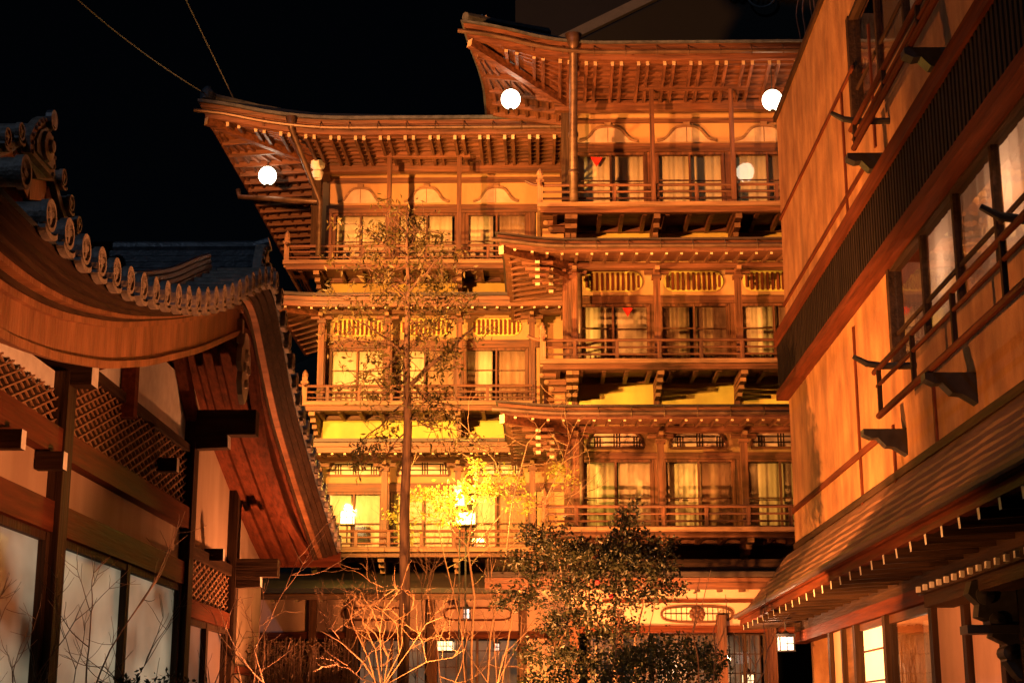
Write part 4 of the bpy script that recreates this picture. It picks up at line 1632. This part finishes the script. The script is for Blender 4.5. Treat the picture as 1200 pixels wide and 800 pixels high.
for s_ in (-1, 1):
    for k in range(2):
        b.tube([c + V(s_ * (.5 + .35 * t), 0, .05 + .14 * k + .05 * math.sin(t * 9)) for t in np.linspace(0, 1.6, 14)], .035, 6)
for k in range(4):
    b.tube([c + V(-.22 + .15 * k, 0, -.02), c + V(-.15 + .15 * k, 0, .2)], .025, 6)
b.build('emblem', M['emblem'], rear)

# ------------------------------------------------------------------ garden
def leaf_mesh(pts, size, ratio=.45, droop=0.0, jit=.35, fold=.25):
    """many small folded leaves, each its own island"""
    pts = np.asarray(pts, float)
    k = len(pts)
    d = RNG.normal(size=(k, 3))
    d[:, 2] -= droop
    d /= np.linalg.norm(d, axis=1)[:, None]
    r = RNG.normal(size=(k, 3))
    s = np.cross(d, r)
    s /= np.linalg.norm(s, axis=1)[:, None] + 1e-9
    nrm = np.cross(d, s)
    L = size * (1 + jit * RNG.uniform(-1, 1, size=(k, 1)))
    w = L * ratio / 2
    a = pts
    m = pts + d * L * .5
    e = pts + d * L
    v = np.stack([a, m + s * w + nrm * w * fold, e, m - s * w + nrm * w * fold], 1).reshape(-1, 3)
    f = [(4 * i, 4 * i + 1, 4 * i + 2, 4 * i + 3) for i in range(k)]
    return v, f


def leaves(name, pts, size, mat, parent, **kw):
    b = MB()
    v, f = leaf_mesh(pts, size, **kw)
    b.v = [tuple(p) for p in v]
    b.f = f
    b.m = [0] * len(f)
    return b.build(name, mat, parent)


def blob(c, r, n_clump, per, spread):
    """clumped points through an ellipsoid: clump centres pushed outward, leaves round each"""
    c, r = np.array(c), np.array(r)
    d = RNG.normal(size=(n_clump, 3))
    d /= np.linalg.norm(d, axis=1)[:, None]
    cc = c + d * r * (RNG.uniform(.15, 1.0, size=(n_clump, 1)) ** .45)
    return np.concatenate([q + RNG.normal(size=(per, 3)) * spread for q in cc])


def twigs(mb, p, d, L, r, depth, spread=.6, lift=.12, seg=4, tips=None, kink=.16, split=(2, 3), shrink=.68):
    pts = [Vector(p)]
    d = Vector(d).normalized()
    for i in range(seg):
        d = (d + V(*RNG.normal(size=3)) * kink + V(0, 0, lift)).normalized()
        pts.append(pts[-1] + d * (L / seg))
    mb.tube(pts, [r * (1 - .45 * i / seg) for i in range(seg + 1)], 6 if r > .012 else 4, cap=False)
    if depth <= 0:
        if tips is not None:
            tips.append(pts[-1]); tips.append(pts[-2])
        return
    for k in range(int(RNG.integers(split[0], split[1] + 1))):
        at_ = pts[-1] if k == 0 else pts[int(RNG.integers(max(1, seg - 2), seg + 1))]
        nd = (d + V(*RNG.normal(size=3)) * spread).normalized()
        twigs(mb, at_, nd, L * shrink * RNG.uniform(.75, 1.15), r * .58, depth - 1, spread, lift, seg, tips, kink, split, shrink)


# slender evergreen in the middle of the court
tree = thing('evergreen_tree', 'slender tall evergreen with thin feathery crown rising before the recessed wing', 'tree')
TYD = 24.0
P = lambda px, py, dy=0: at(px, py, TYD + dy)
b = MB()
base = P(472, 800)
line = [V(base.x - .02, TYD, 0), V(base.x - .01, TYD, 1.2), base, P(474.5, 700), P(474, 600), P(478, 500), P(476, 420), P(479, 340), P(477, 285), P(479, 245)]
rr = [.11, .10, .09, .085, .078, .068, .054, .04, .026, .012]
b.tube(line, rr, 12)
tips = []
brs = [((477, 455), (530, 408), (556, 383), .045), ((477, 448), (500, 470), (545, 480), .018), ((477, 420), (450, 395), (410, 372), .025), ((477, 400), (455, 430), (415, 440), .02),
       ((478, 345), (500, 320), (518, 300), .022), ((477, 350), (455, 330), (405, 300), .022), ((478, 300), (455, 290), (415, 262), .018), ((478, 290), (490, 270), (497, 255), .012),
       ((477, 470), (445, 500), (420, 520), .018), ((477, 490), (500, 500), (560, 510), .014), ((477, 380), (510, 380), (530, 350), .018), ((477, 330), (445, 345), (385, 350), .018),
       ((478, 280), (465, 262), (452, 252), .012), ((477, 440), (440, 445), (395, 452), .016), ((477, 505), (455, 530), (425, 545), .014), ((477, 370), (500, 400), (520, 430), .014), ((477, 318), (510, 305), (540, 318), .014),
       ((477, 410), (420, 400), (385, 395), .016), ((477, 360), (520, 350), (545, 345), .012)]
cl = []
for (p, q, e, r) in brs:
    dy = RNG.uniform(-1.0, 1.0)
    pts = [P(*p), P(q[0], q[1], dy * .5), P(e[0], e[1], dy)]
    b.tube([pts[0], pts[0].lerp(pts[1], .5) + V(0, 0, .04), pts[1], pts[1].lerp(pts[2], .5) + V(0, 0, .03), pts[2]], [r, r * .85, r * .7, r * .5, r * .3], 6)
    for t in np.linspace(.3, 1, 9):
        c = pts[0].lerp(pts[1], t / .5) if t < .5 else pts[1].lerp(pts[2], (t - .5) / .5)
        for _ in range(2):
            d = V(*RNG.normal(size=3)) * .8 + V(0, 0, .05)
            twigs(b, c, d, .34, .006, 0, tips=tips, lift=-.06)
for py in np.linspace(255, 500, 26):
    for _ in range(2):
        d = V(RNG.normal(), RNG.normal(), .35)
        twigs(b, P(477.5, py), d, .42, .008, 1, tips=tips, lift=-.03, split=(2, 3))
b.build('trunk', M['bark'], tree, smooth=True)
pts = []
for t in tips:
    k = int(RNG.integers(0, 9))
    pts.append(np.array(t) + RNG.normal(size=(k, 3)) * np.array([.055, .055, .04]))
leaves('crown', np.concatenate(pts), .105, M['leaf_conifer'], tree, ratio=.34, droop=.45)

# young maple glowing beside the balcony lamp
maple = thing('young_maple', 'thin-stemmed young maple with glowing yellow leaves round the bright balcony lamp', 'tree')
b = MB()
MY = 29.0
Q = lambda px, py, dy=0: at(px, py, MY + dy)
tips = []
g0 = Q(556, 800)
for (pts, r) in (([V(g0.x, MY, 0), Q(552, 760), Q(556, 700), Q(548, 640), Q(556, 590), Q(560, 540)], .03), ([V(g0.x + .1, MY, 0), Q(575, 740), Q(592, 660), Q(600, 590), Q(618, 520), Q(660, 470)], .022),
                 ([V(g0.x, MY, 0), Q(540, 730), Q(520, 650), Q(510, 600), Q(482, 575)], .02), ([V(g0.x + .15, MY, 0), Q(600, 720), Q(632, 640), Q(640, 585), Q(690, 560)], .018),
                 ([Q(556, 640), Q(590, 600), Q(640, 590), Q(690, 575)], .012), ([Q(548, 640), Q(520, 610), Q(480, 610)], .012), ([Q(600, 590), Q(580, 540), Q(545, 500)], .012), ([Q(640, 585), Q(660, 540), Q(672, 500)], .012)):
    b.tube(pts, [r * (1 - .7 * i / (len(pts) - 1)) for i in range(len(pts))], 7)
    for t in np.linspace(.45, 1, 9):
        j = t * (len(pts) - 1)
        i0 = min(int(j), len(pts) - 2)
        twigs(b, pts[i0].lerp(pts[i0 + 1], j - i0), V(RNG.normal() * 1.0, RNG.normal() * .6, .4), .5, .007, 1, tips=None, lift=.02)
b.build('trunk', M['paletwig'], maple, smooth=True)
pts = [blob(Q(px, py, dy), (rx, .45, rz), max(3, int(n_ * .9)), 12, .065) for px, py, dy, rx, rz, n_ in
       ((545, 578, 0, .55, .22, 34), (500, 582, .2, .5, .18, 26), (525, 600, -.3, .5, .22, 22), (590, 565, .1, .4, .25, 20), (470, 600, 0, .35, .14, 12), (655, 560, .2, .4, .28, 14), (610, 590, 0, .3, .2, 10), (560, 548, .1, .3, .15, 8), (480, 625, .1, .3, .12, 6))]
leaves('crown', np.concatenate(pts), .085, M['leaf_maple'], maple, ratio=.6, droop=.2)

# camellia with a few red flowers
cam_t = thing('camellia_shrub', 'tall dark glossy camellia shrub dotted with red flowers before the right wing', 'shrub')
CYD = 22.5
K = lambda px, py, dy=0: at(px, py, CYD + dy)
b = MB()
g0 = K(690, 800)
for (dx, px, py) in ((-.25, 655, 650), (0, 690, 640), (.2, 728, 612), (.3, 760, 680), (-.1, 640, 720), (.1, 700, 720)):
    e = K(px, py)
    p0 = V(g0.x + dx, CYD, 0)
    b.tube([p0, p0.lerp(e, .4) + V(dx * .3, .1, 0), p0.lerp(e, .75) + V(-dx * .2, 0, .1), e], [.035, .028, .018, .008], 7)
b.build('stem', M['twig'], cam_t)
spec_ = ((612, 660, .3, .3, .2, 20), (780, 665, .2, .3, .16, 14), (600, 700, .2, .3, .2, 16), (655, 640, 0, .42, .34, 38), (690, 660, -.2, .5, .4, 55), (730, 615, .1, .14, .28, 14), (716, 645, 0, .4, .28, 34), (765, 640, .2, .3, .18, 14), (640, 690, .2, .4, .3, 34), (700, 700, -.3, .55, .36, 52), (752, 690, 0, .45, .22, 34), (790, 688, .3, .22, .1, 8),
         (735, 665, -.2, .4, .3, 34), (622, 628, .3, .22, .16, 14), (665, 730, 0, .45, .25, 34), (720, 735, -.1, .45, .22, 32), (742, 598, .1, .05, .1, 3), (640, 765, -.3, .4, .22, 26), (700, 770, -.4, .6, .24, 42), (740, 630, .1, .2, .2, 12))
pts = [blob(K(px, py, dy), (rx * 1.08, .5, rz * .85), int(n_ * 1.5), 15, .06) for px, py, dy, rx, rz, n_ in spec_]
leaves('foliage', np.concatenate(pts), .066, M['leaf_cam'], cam_t, ratio=.5)
for (px, py) in ((698, 653), (700, 682), (716, 698)):
    b = MB()
    c = K(px, py, -.55)
    for i in range(6):
        a = 2 * math.pi * i / 6
        q = c + V(.018 * math.cos(a), -.01, .018 * math.sin(a))
        b.lathe(tuple(q), [(0, -.012), (.016, -.006), (.02, .006), (.012, .012), (0, .01)], 7, axis='y')
    b.lathe(tuple(c + V(0, -.02, 0)), [(0, -.012), (.008, 0), (0, .012)], 6, axis='y')
    b.build('flower', M['petal'], cam_t)

# rounded clipped shrub beside it
shr = thing('clipped_shrub', 'dense rounded clipped shrub in front of the glazed ground floor doors', 'shrub')
b = MB()
SYD = 18.5
g0 = at(780, 800, SYD)
for dx in (-.3, -.1, .15, .3):
    twigs(b, (g0.x + dx, SYD, 0), V(dx, 0, 1), 1.6, .02, 2, spread=.4, lift=.2)
b.build('stem', M['twig'], shr)
pts = [blob(at(px, py, SYD + dy), (rx, .5, rz), n_, 18, .05) for px, py, dy, rx, rz, n_ in
       ((790, 765, 0, .5, .24, 90), (745, 772, .1, .42, .2, 60), (830, 775, .1, .24, .2, 34), (770, 800, -.1, .7, .22, 70), (700, 795, -.2, .6, .16, 50), (640, 805, -.2, .4, .16, 34))]
leaves('foliage', np.concatenate(pts), .055, M['leaf_shrub'], shr, ratio=.5)

# bare shrub with pale pruned branches, lit from the foot
pr = thing('pruned_shrub', 'bare pruned shrub with bright orange-lit upturned branches left of the slender trunk', 'shrub')
b = MB()
g0 = at(440, 800, 21)
for (pts, r) in (([(442, 800), (425, 775), (400, 752), (376, 738)], .028), ([(440, 800), (432, 770), (415, 735), (408, 712)], .022), ([(446, 800), (440, 760), (425, 728), (430, 700)], .018), ([(450, 800), (455, 770), (440, 742), (425, 728)], .018),
                 ([(450, 800), (468, 765), (465, 730), (440, 708)], .016), ([(440, 800), (424, 795), (412, 785), (405, 775)], .014), ([(452, 800), (480, 760), (500, 730), (520, 722)], .014), ([(448, 800), (445, 740), (452, 700), (447, 680)], .012), ([(455, 800), (500, 775), (530, 770), (545, 760)], .012), ([(400, 752), (396, 745), (388, 735), (387, 727)], .014)):
    ps = [at(x, y, 21 + .3 * math.sin(x)) for x, y in pts]
    if pts[0][1] >= 800:
        ps = [V(g0.x, 21, 0)] + ps
    b.tube(ps, [.62 * r * (1 - .6 * i / (len(ps) - 1)) for i in range(len(ps))], 7)
    for t in (.5, .65, .78, .9):
        j = t * (len(ps) - 1)
        i0 = min(int(j), len(ps) - 2)
        for _ in range(1):
            twigs(b, ps[i0].lerp(ps[i0 + 1], j - i0), V(RNG.normal() * .7, RNG.normal() * .6, .5), .38, .0055, 2, lift=.08)
b.build('branch', M['paletwig'], pr, smooth=True)


def bare_tree(label, gx, gy_, H, n_stem, lean, depth, r, mat='twig', spread=.55, group=None):
    t = thing('bare_sapling', label, 'tree', group=group)
    b = MB()
    tips = []
    for k in range(n_stem):
        d = V(lean + .28 * (k - (n_stem - 1) / 2) + RNG.normal() * .05, RNG.normal() * .15, 1)
        twigs(b, (gx + .06 * k, gy_, 0), d, H, r * RNG.uniform(.7, 1), depth, spread=spread, lift=.07, seg=6, tips=tips, kink=.09, split=(3, 4), shrink=.5)
    b.build('branch', M[mat], t, smooth=True)
    return t


p = at(150, 800, 10.5)
bare_tree('dark bare sapling with spreading twigs in front of the frosted hall windows', p.x, 10.5, 1.7, 3, -.12, 3, .013)
p = at(60, 800, 9.5)
bare_tree('thin dark bare sapling at the left edge before the nearest frosted pane', p.x, 9.5, 1.6, 2, -.05, 3, .011)
p = at(345, 800, 21.5)
bare_tree('red-lit bare sapling with upturned twigs under the far end of the hall eave', p.x - .2, 21.5, 2.7, 2, -.02, 3, .02, 'twig')
p = at(590, 800, 25)
bare_tree('pale many-twigged bare sapling between the slender trunk and the camellia', p.x, 25, 3.0, 4, .02, 3, .016, 'paletwig', .6)
p = at(520, 800, 26)
bare_tree('pale bare sapling with tangled twigs right behind the slender trunk', p.x, 26, 2.9, 3, .05, 3, .014, 'paletwig', .7)

# low hedge of dry brushwood against the far left wall
hedge = thing('brushwood_hedge', 'low brown dry brushwood hedge at the foot of the hall corner', 'hedge')
b = MB()
p = at(350, 760, 22.8)
for i in range(240):
    x = p.x + RNG.uniform(-.95, .75)
    y = 22.8 + RNG.uniform(-.3, .3)
    z = p.z + RNG.uniform(-.25, .18)
    b.tube([V(x, y, 0.1), V(x + RNG.normal() * .05, y, z * .6), V(x + RNG.normal() * .1, y + RNG.normal() * .05, z)], [.007, .006, .003], 4, cap=False)
b.build('stem', M['twig'], hedge)
pts = np.stack([p.x + RNG.uniform(-1.0, .8, 2600), 22.8 + RNG.normal(size=2600) * .22, p.z - RNG.uniform(-.1, 1.0, 2600) ** 1.0], 1)
leaves('foliage', pts, .09, M['brush'], hedge, ratio=.2, droop=-.4)
low = thing('low_bush', 'low dark bush top at the bottom edge below the frosted panes', 'bush')
b = MB()
p = at(170, 812, 9.8)
for dx in (-.3, 0, .3):
    twigs(b, (p.x + dx, 9.8, 0), V(dx, 0, 1), 1.0, .014, 2, spread=.4)
b.build('stem', M['twig'], low)
leaves('foliage', np.concatenate([blob((p.x + dx, 9.8, p.z - .04 + dz), (.22, .2, .12), 34, 16, .03) for dx, dz in ((-.32, -.03), (0, .03), (.3, 0))]), .04, M['leaf_shrub'], low)

# ------------------------------------------------------------------ lamps
def spot(name, loc, tgt, e, col, ang, blend=.5, r=.1):
    d = bpy.data.lights.new(name, 'SPOT')
    d.energy = e; d.color = col; d.shadow_soft_size = r
    d.spot_size = R(ang); d.spot_blend = blend
    o = bpy.data.objects.new(name, d)
    o.location = loc
    o.rotation_euler = (Vector(tgt) - Vector(loc)).to_track_quat('-Z', 'Y').to_euler()
    scene.collection.objects.link(o)
    return o


def globe(px, py, Y, rpx, ztop, label, mat='globe'):
    c = at(px, py, Y)
    r = rpx / FPX * (Y * 1.05)
    t = thing('globe_lantern', label, 'lantern', group='white globe lanterns under the eaves')
    b = MB()
    prof = [(r * .22, -r * 1.02)] + [(r * math.cos(a), r * 1.05 * math.sin(a)) for a in np.linspace(-1.35, 1.35, 17)] + [(r * .22, r * 1.02)]
    b.lathe(tuple(c), prof, 24)
    b.build('globe', M[mat], t, smooth=True)
    b = MB()
    b.lathe(tuple(c), [(0, -r * 1.12), (r * .24, -r * 1.1), (r * .25, -r * 1.0), (r * .2, -r * .98)], 16)
    b.lathe(tuple(c), [(r * .2, r * .98), (r * .26, r * 1.0), (r * .24, r * 1.14), (0, r * 1.18)], 16)
    b.tube([c + V(0, 0, r * 1.1), V(c.x, c.y, ztop)], .012, 6)
    b.build('fitting', M['black'], t)
    return c


GL = (1.0, .70, .38)
globe(313.5, 206, 33.2, 10.5, 14.35, 'white globe lantern under the recessed wing corner eave, lowest of the three bright ones')
globe(598.5, 116.5, 29.4, 11.5, 15.3, 'white globe lantern under the upturned corner of the top eave')
globe(905, 117.5, 28.7, 12, 14.6, 'white globe lantern beside the top of the boarded side building')
b = MB()
globe(873, 210, 31.1, 9, 12.7, 'added globe behind the top storey window pane, standing in for a lantern reflection', 'globe_reflection')  # added glowing globe in place of a lantern mirrored in the glass


def box_lantern(px, py, Y, w, h, label, mat, hang=None, post=False, group=None, name='box_lantern'):
    c = at(px, py, Y)
    t = thing(name, label, 'lantern', group=group)
    b = MB()
    b.box(c.x - w / 2, c.x + w / 2, c.y - w / 2, c.y + w / 2, c.z - h / 2, c.z + h / 2)
    b.build('shade', M[mat], t)
    b = MB()
    for sx_ in (-1, 1):
        for sy_ in (-1, 1):
            b.box(c.x + sx_ * w / 2 - .012, c.x + sx_ * w / 2 + .012, c.y + sy_ * w / 2 - .012, c.y + sy_ * w / 2 + .012, c.z - h / 2 - .02, c.z + h / 2 + .02)
    for dz in (-h / 2 - .02, h / 2 + .0):
        b.box(c.x - w / 2 - .02, c.x + w / 2 + .02, c.y - w / 2 - .02, c.y + w / 2 + .02, c.z + dz, c.z + dz + .022)
    b.box(c.x - w / 2 - .005, c.x + w / 2 + .005, c.y - w / 2 - .008, c.y - w / 2 - .002, c.z - .008, c.z + .008)
    b.box(c.x - .007, c.x + .007, c.y - w / 2 - .008, c.y - w / 2 - .002, c.z - h / 2, c.z + h / 2)
    if hang:
        b.prism([V(c.x - w * .62, c.y - w * .62, c.z + h / 2 + .025), V(c.x + w * .62, c.y - w * .62, c.z + h / 2 + .025), V(c.x + w * .62, c.y + w * .62, c.z + h / 2 + .025), V(c.x - w * .62, c.y + w * .62, c.z + h / 2 + .025)], (0, 0, .03))
        b.tube([V(c.x, c.y, c.z + h / 2 + .05), V(c.x, c.y, hang)], .01, 6)
        b.lathe((c.x, c.y, c.z + h / 2 + .055), [(w * .35, 0), (w * .15, .05), (0, .07)], 10)
    else:
        b.tube([V(c.x, c.y, c.z - h / 2 - .02), V(c.x, c.y, 0 if post else c.z - h / 2 - .4)], .018, 6)
    b.build('frame', M['black'], t)
    return c


def floodlight(loc, tgt, label, e, col, ang, post=True, size=.3, blend=.6, r=.1):
    """box floodlight on a post: housing, glowing face, yoke"""
    t = thing('floodlight', label, 'floodlight')
    loc, tgt = Vector(loc), Vector(tgt)
    d = (tgt - loc).normalized()
    b = MB()
    b.bar(loc - d * .16, loc - d * .012, size, size * .7)
    b.bar(loc + d * .04 + V(0, 0, size * .4), loc - d * .1 + V(0, 0, size * .4), size * 1.04, .012)
    b.build('housing', M['black'], t)
    b = MB()
    b.bar(loc - d * .012, loc - d * .002, size * .9, size * .6)
    b.build('lamp_face', M['lampface'], t)
    b = MB()
    q = loc - d * .08
    b.bar(q + V(-size * .55, 0, 0), q + V(-size * .55, 0, -size * .6), .02, .03)
    b.bar(q + V(size * .55, 0, 0), q + V(size * .55, 0, -size * .6), .02, .03)
    b.bar(q + V(-size * .56, 0, -size * .6), q + V(size * .56, 0, -size * .6), .03, .02)
    b.build('yoke', M['black'], t)
    if post:
        b = MB()
        b.tube([V(q.x, q.y, post if not isinstance(post, bool) else 0), V(q.x, q.y, q.z - size * .6)], .03, 8)
        b.build('post', M['black'], t)
    return spot('flood_beam', loc + d * .03, tgt, e, col, ang, blend, r)


# bright lamp over the maple and the smaller box lamp at the left end of the same balcony
c = box_lantern(546, 609, 29.6, .36, .2, 'glaring wide lamp box among the yellow maple leaves', 'lampface', post=True)
point('lantern_light', (c.x, c.y - .4, c.z + .2), 380, YELLOW, .12)
c = box_lantern(539, 583, 29.6, .18, .3, 'glaring small upright lamp box above the wide one among maple leaves', 'lampface', post=True)
point('lantern_light', (c.x, c.y - .4, c.z + .2), 280, YELLOW, .12)
c = box_lantern(407, 607, 33.0, .27, .26, 'glowing square lantern on the left end of the lowest balcony', 'lampface')
point('lantern_light', (c.x, c.y - .35, c.z + .1), 45, YELLOW)
c = box_lantern(921, 754, 27.2, .24, .22, 'small black-framed hanging lantern under the side building eave', 'white_glow', hang=3.38)
point('lantern_light', (c.x - .3, c.y - .3, c.z), 70, (1, .50, .26))
c = box_lantern(547, 719, 32.6, .13, .19, 'small square lantern hanging in front of the ground floor plaster', 'white_glow', hang=4.1)
c = box_lantern(520, 757, 33.9, .42, .2, 'wide lit ceiling lantern behind the ground floor panes', 'lantern_glow', hang=4.0)
c = box_lantern(582, 758, 33.95, .13, .15, 'small lit lantern behind the ground floor panes, right of the wide one', 'white_glow', hang=4.0)
c = box_lantern(877, 797, 30.45, .2, .22, 'small lantern low behind the glazed doors under the oval transom', 'lantern_glow', hang=3.2)

# floodlights that light the fronts: on the hall's upper ridge, and in the garden
uyr, uzr = UPPER_RIDGE
floodlight((-7.6, uyr - .3, uzr + 1.0), (-1.3, 31, 11.4), 'floodlight standing on the hall upper ridge', 33000, AMBER, 50, post=uzr + .4, r=.2, blend=.3)
floodlight((-5.3, 25.2, 7.4), (-.2, 32.3, 8.7), 'tall floodlight on a post behind the hall, aimed at the inn', 12500, GOLD, 78, post=True, r=.12, blend=.3)
floodlight((.9, 26.6, 1.0), (1.4, 32, 8.5), 'garden floodlight behind the camellia, aimed at the inn', 4800, AMBER, 130, post=True, r=.1)
floodlight((-2.2, 18.0, 1.0), (4.6, 26.0, 8.2), 'garden floodlight between the hall and the camellia', 17000, AMBER, 86, post=True, r=.04, blend=.8)
floodlight((-.9, 24.8, 1.0), (1.0, 30.5, 11.0), 'added fill floodlight left of the camellia, tilted up at the eaves', 3600, AMBER, 84, post=True, r=.15, blend=.6)  # unseen lamp added as warm fill for the eave undersides
floodlight((-1.2, 13.4, 1.0), (4.6, 17.5, 7.2), 'added fill floodlight aimed at the near half of the side building', 1900, AMBER, 84, post=True, r=.1, blend=.8)  # unseen lamp added to brighten the near part of the side wall
floodlight((2.3, 15.2, .8), (4.4, 19.0, 3.5), 'small added fill floodlight aimed under the side building eave', 260, REDDISH, 120, post=True, r=.1, blend=.6)  # unseen lamp added so the rafters under this eave show
floodlight((1.4, 11.4, 1.0), (-3.1, 11.6, 5.0), 'garden floodlight aimed at the hall gable', 2100, REDDISH, 66, post=True)
floodlight((-2.75, 20.6, 1.6), (-3.7, 20.8, 5.0), 'garden floodlight at the foot of the pruned shrub', 1500, REDDISH, 140, post=True)
for (y, z, e) in ((17.6, 6.9, 55), (15.0, 6.9, 70), (12.6, 6.9, 60), (17.5, 11.0, 40)):
    point('room_light', (SX + .62, y, z), e, (1, .66, .42), .1)
# ground floor ceiling lamps behind the glazed doors
point('room_light', (-2.2, 33.95, 3.6), 60, (1, .6, .3))
point('room_light', (2.6, 30.5, 2.7), 45, (1, .7, .45))

# ------------------------------------------------------------------ overhead wires
for k, (a, e, lab) in enumerate((((95, -12), (247, 114), 'overhead wire slanting down to the corner ridge, lower left one of the two'), ((212, -12), (273, 114), 'overhead wire dropping steeply to the corner ridge, right one of the two'))):
    b = MB()
    p0, p1 = at(a[0], a[1], 24 if k == 0 else 26), at(e[0], e[1], 31.9)
    p0 = p0 + (p0 - p1) * .6
    b.tube([p0.lerp(p1, t) - V(0, 0, .25 * math.sin(math.pi * t) if k == 0 else 0) for t in np.linspace(0, 1, 16)], .014, 6)
    tag(b.build('overhead_wire', M['wire']), lab, 'wire', 'overhead wires at the top left')
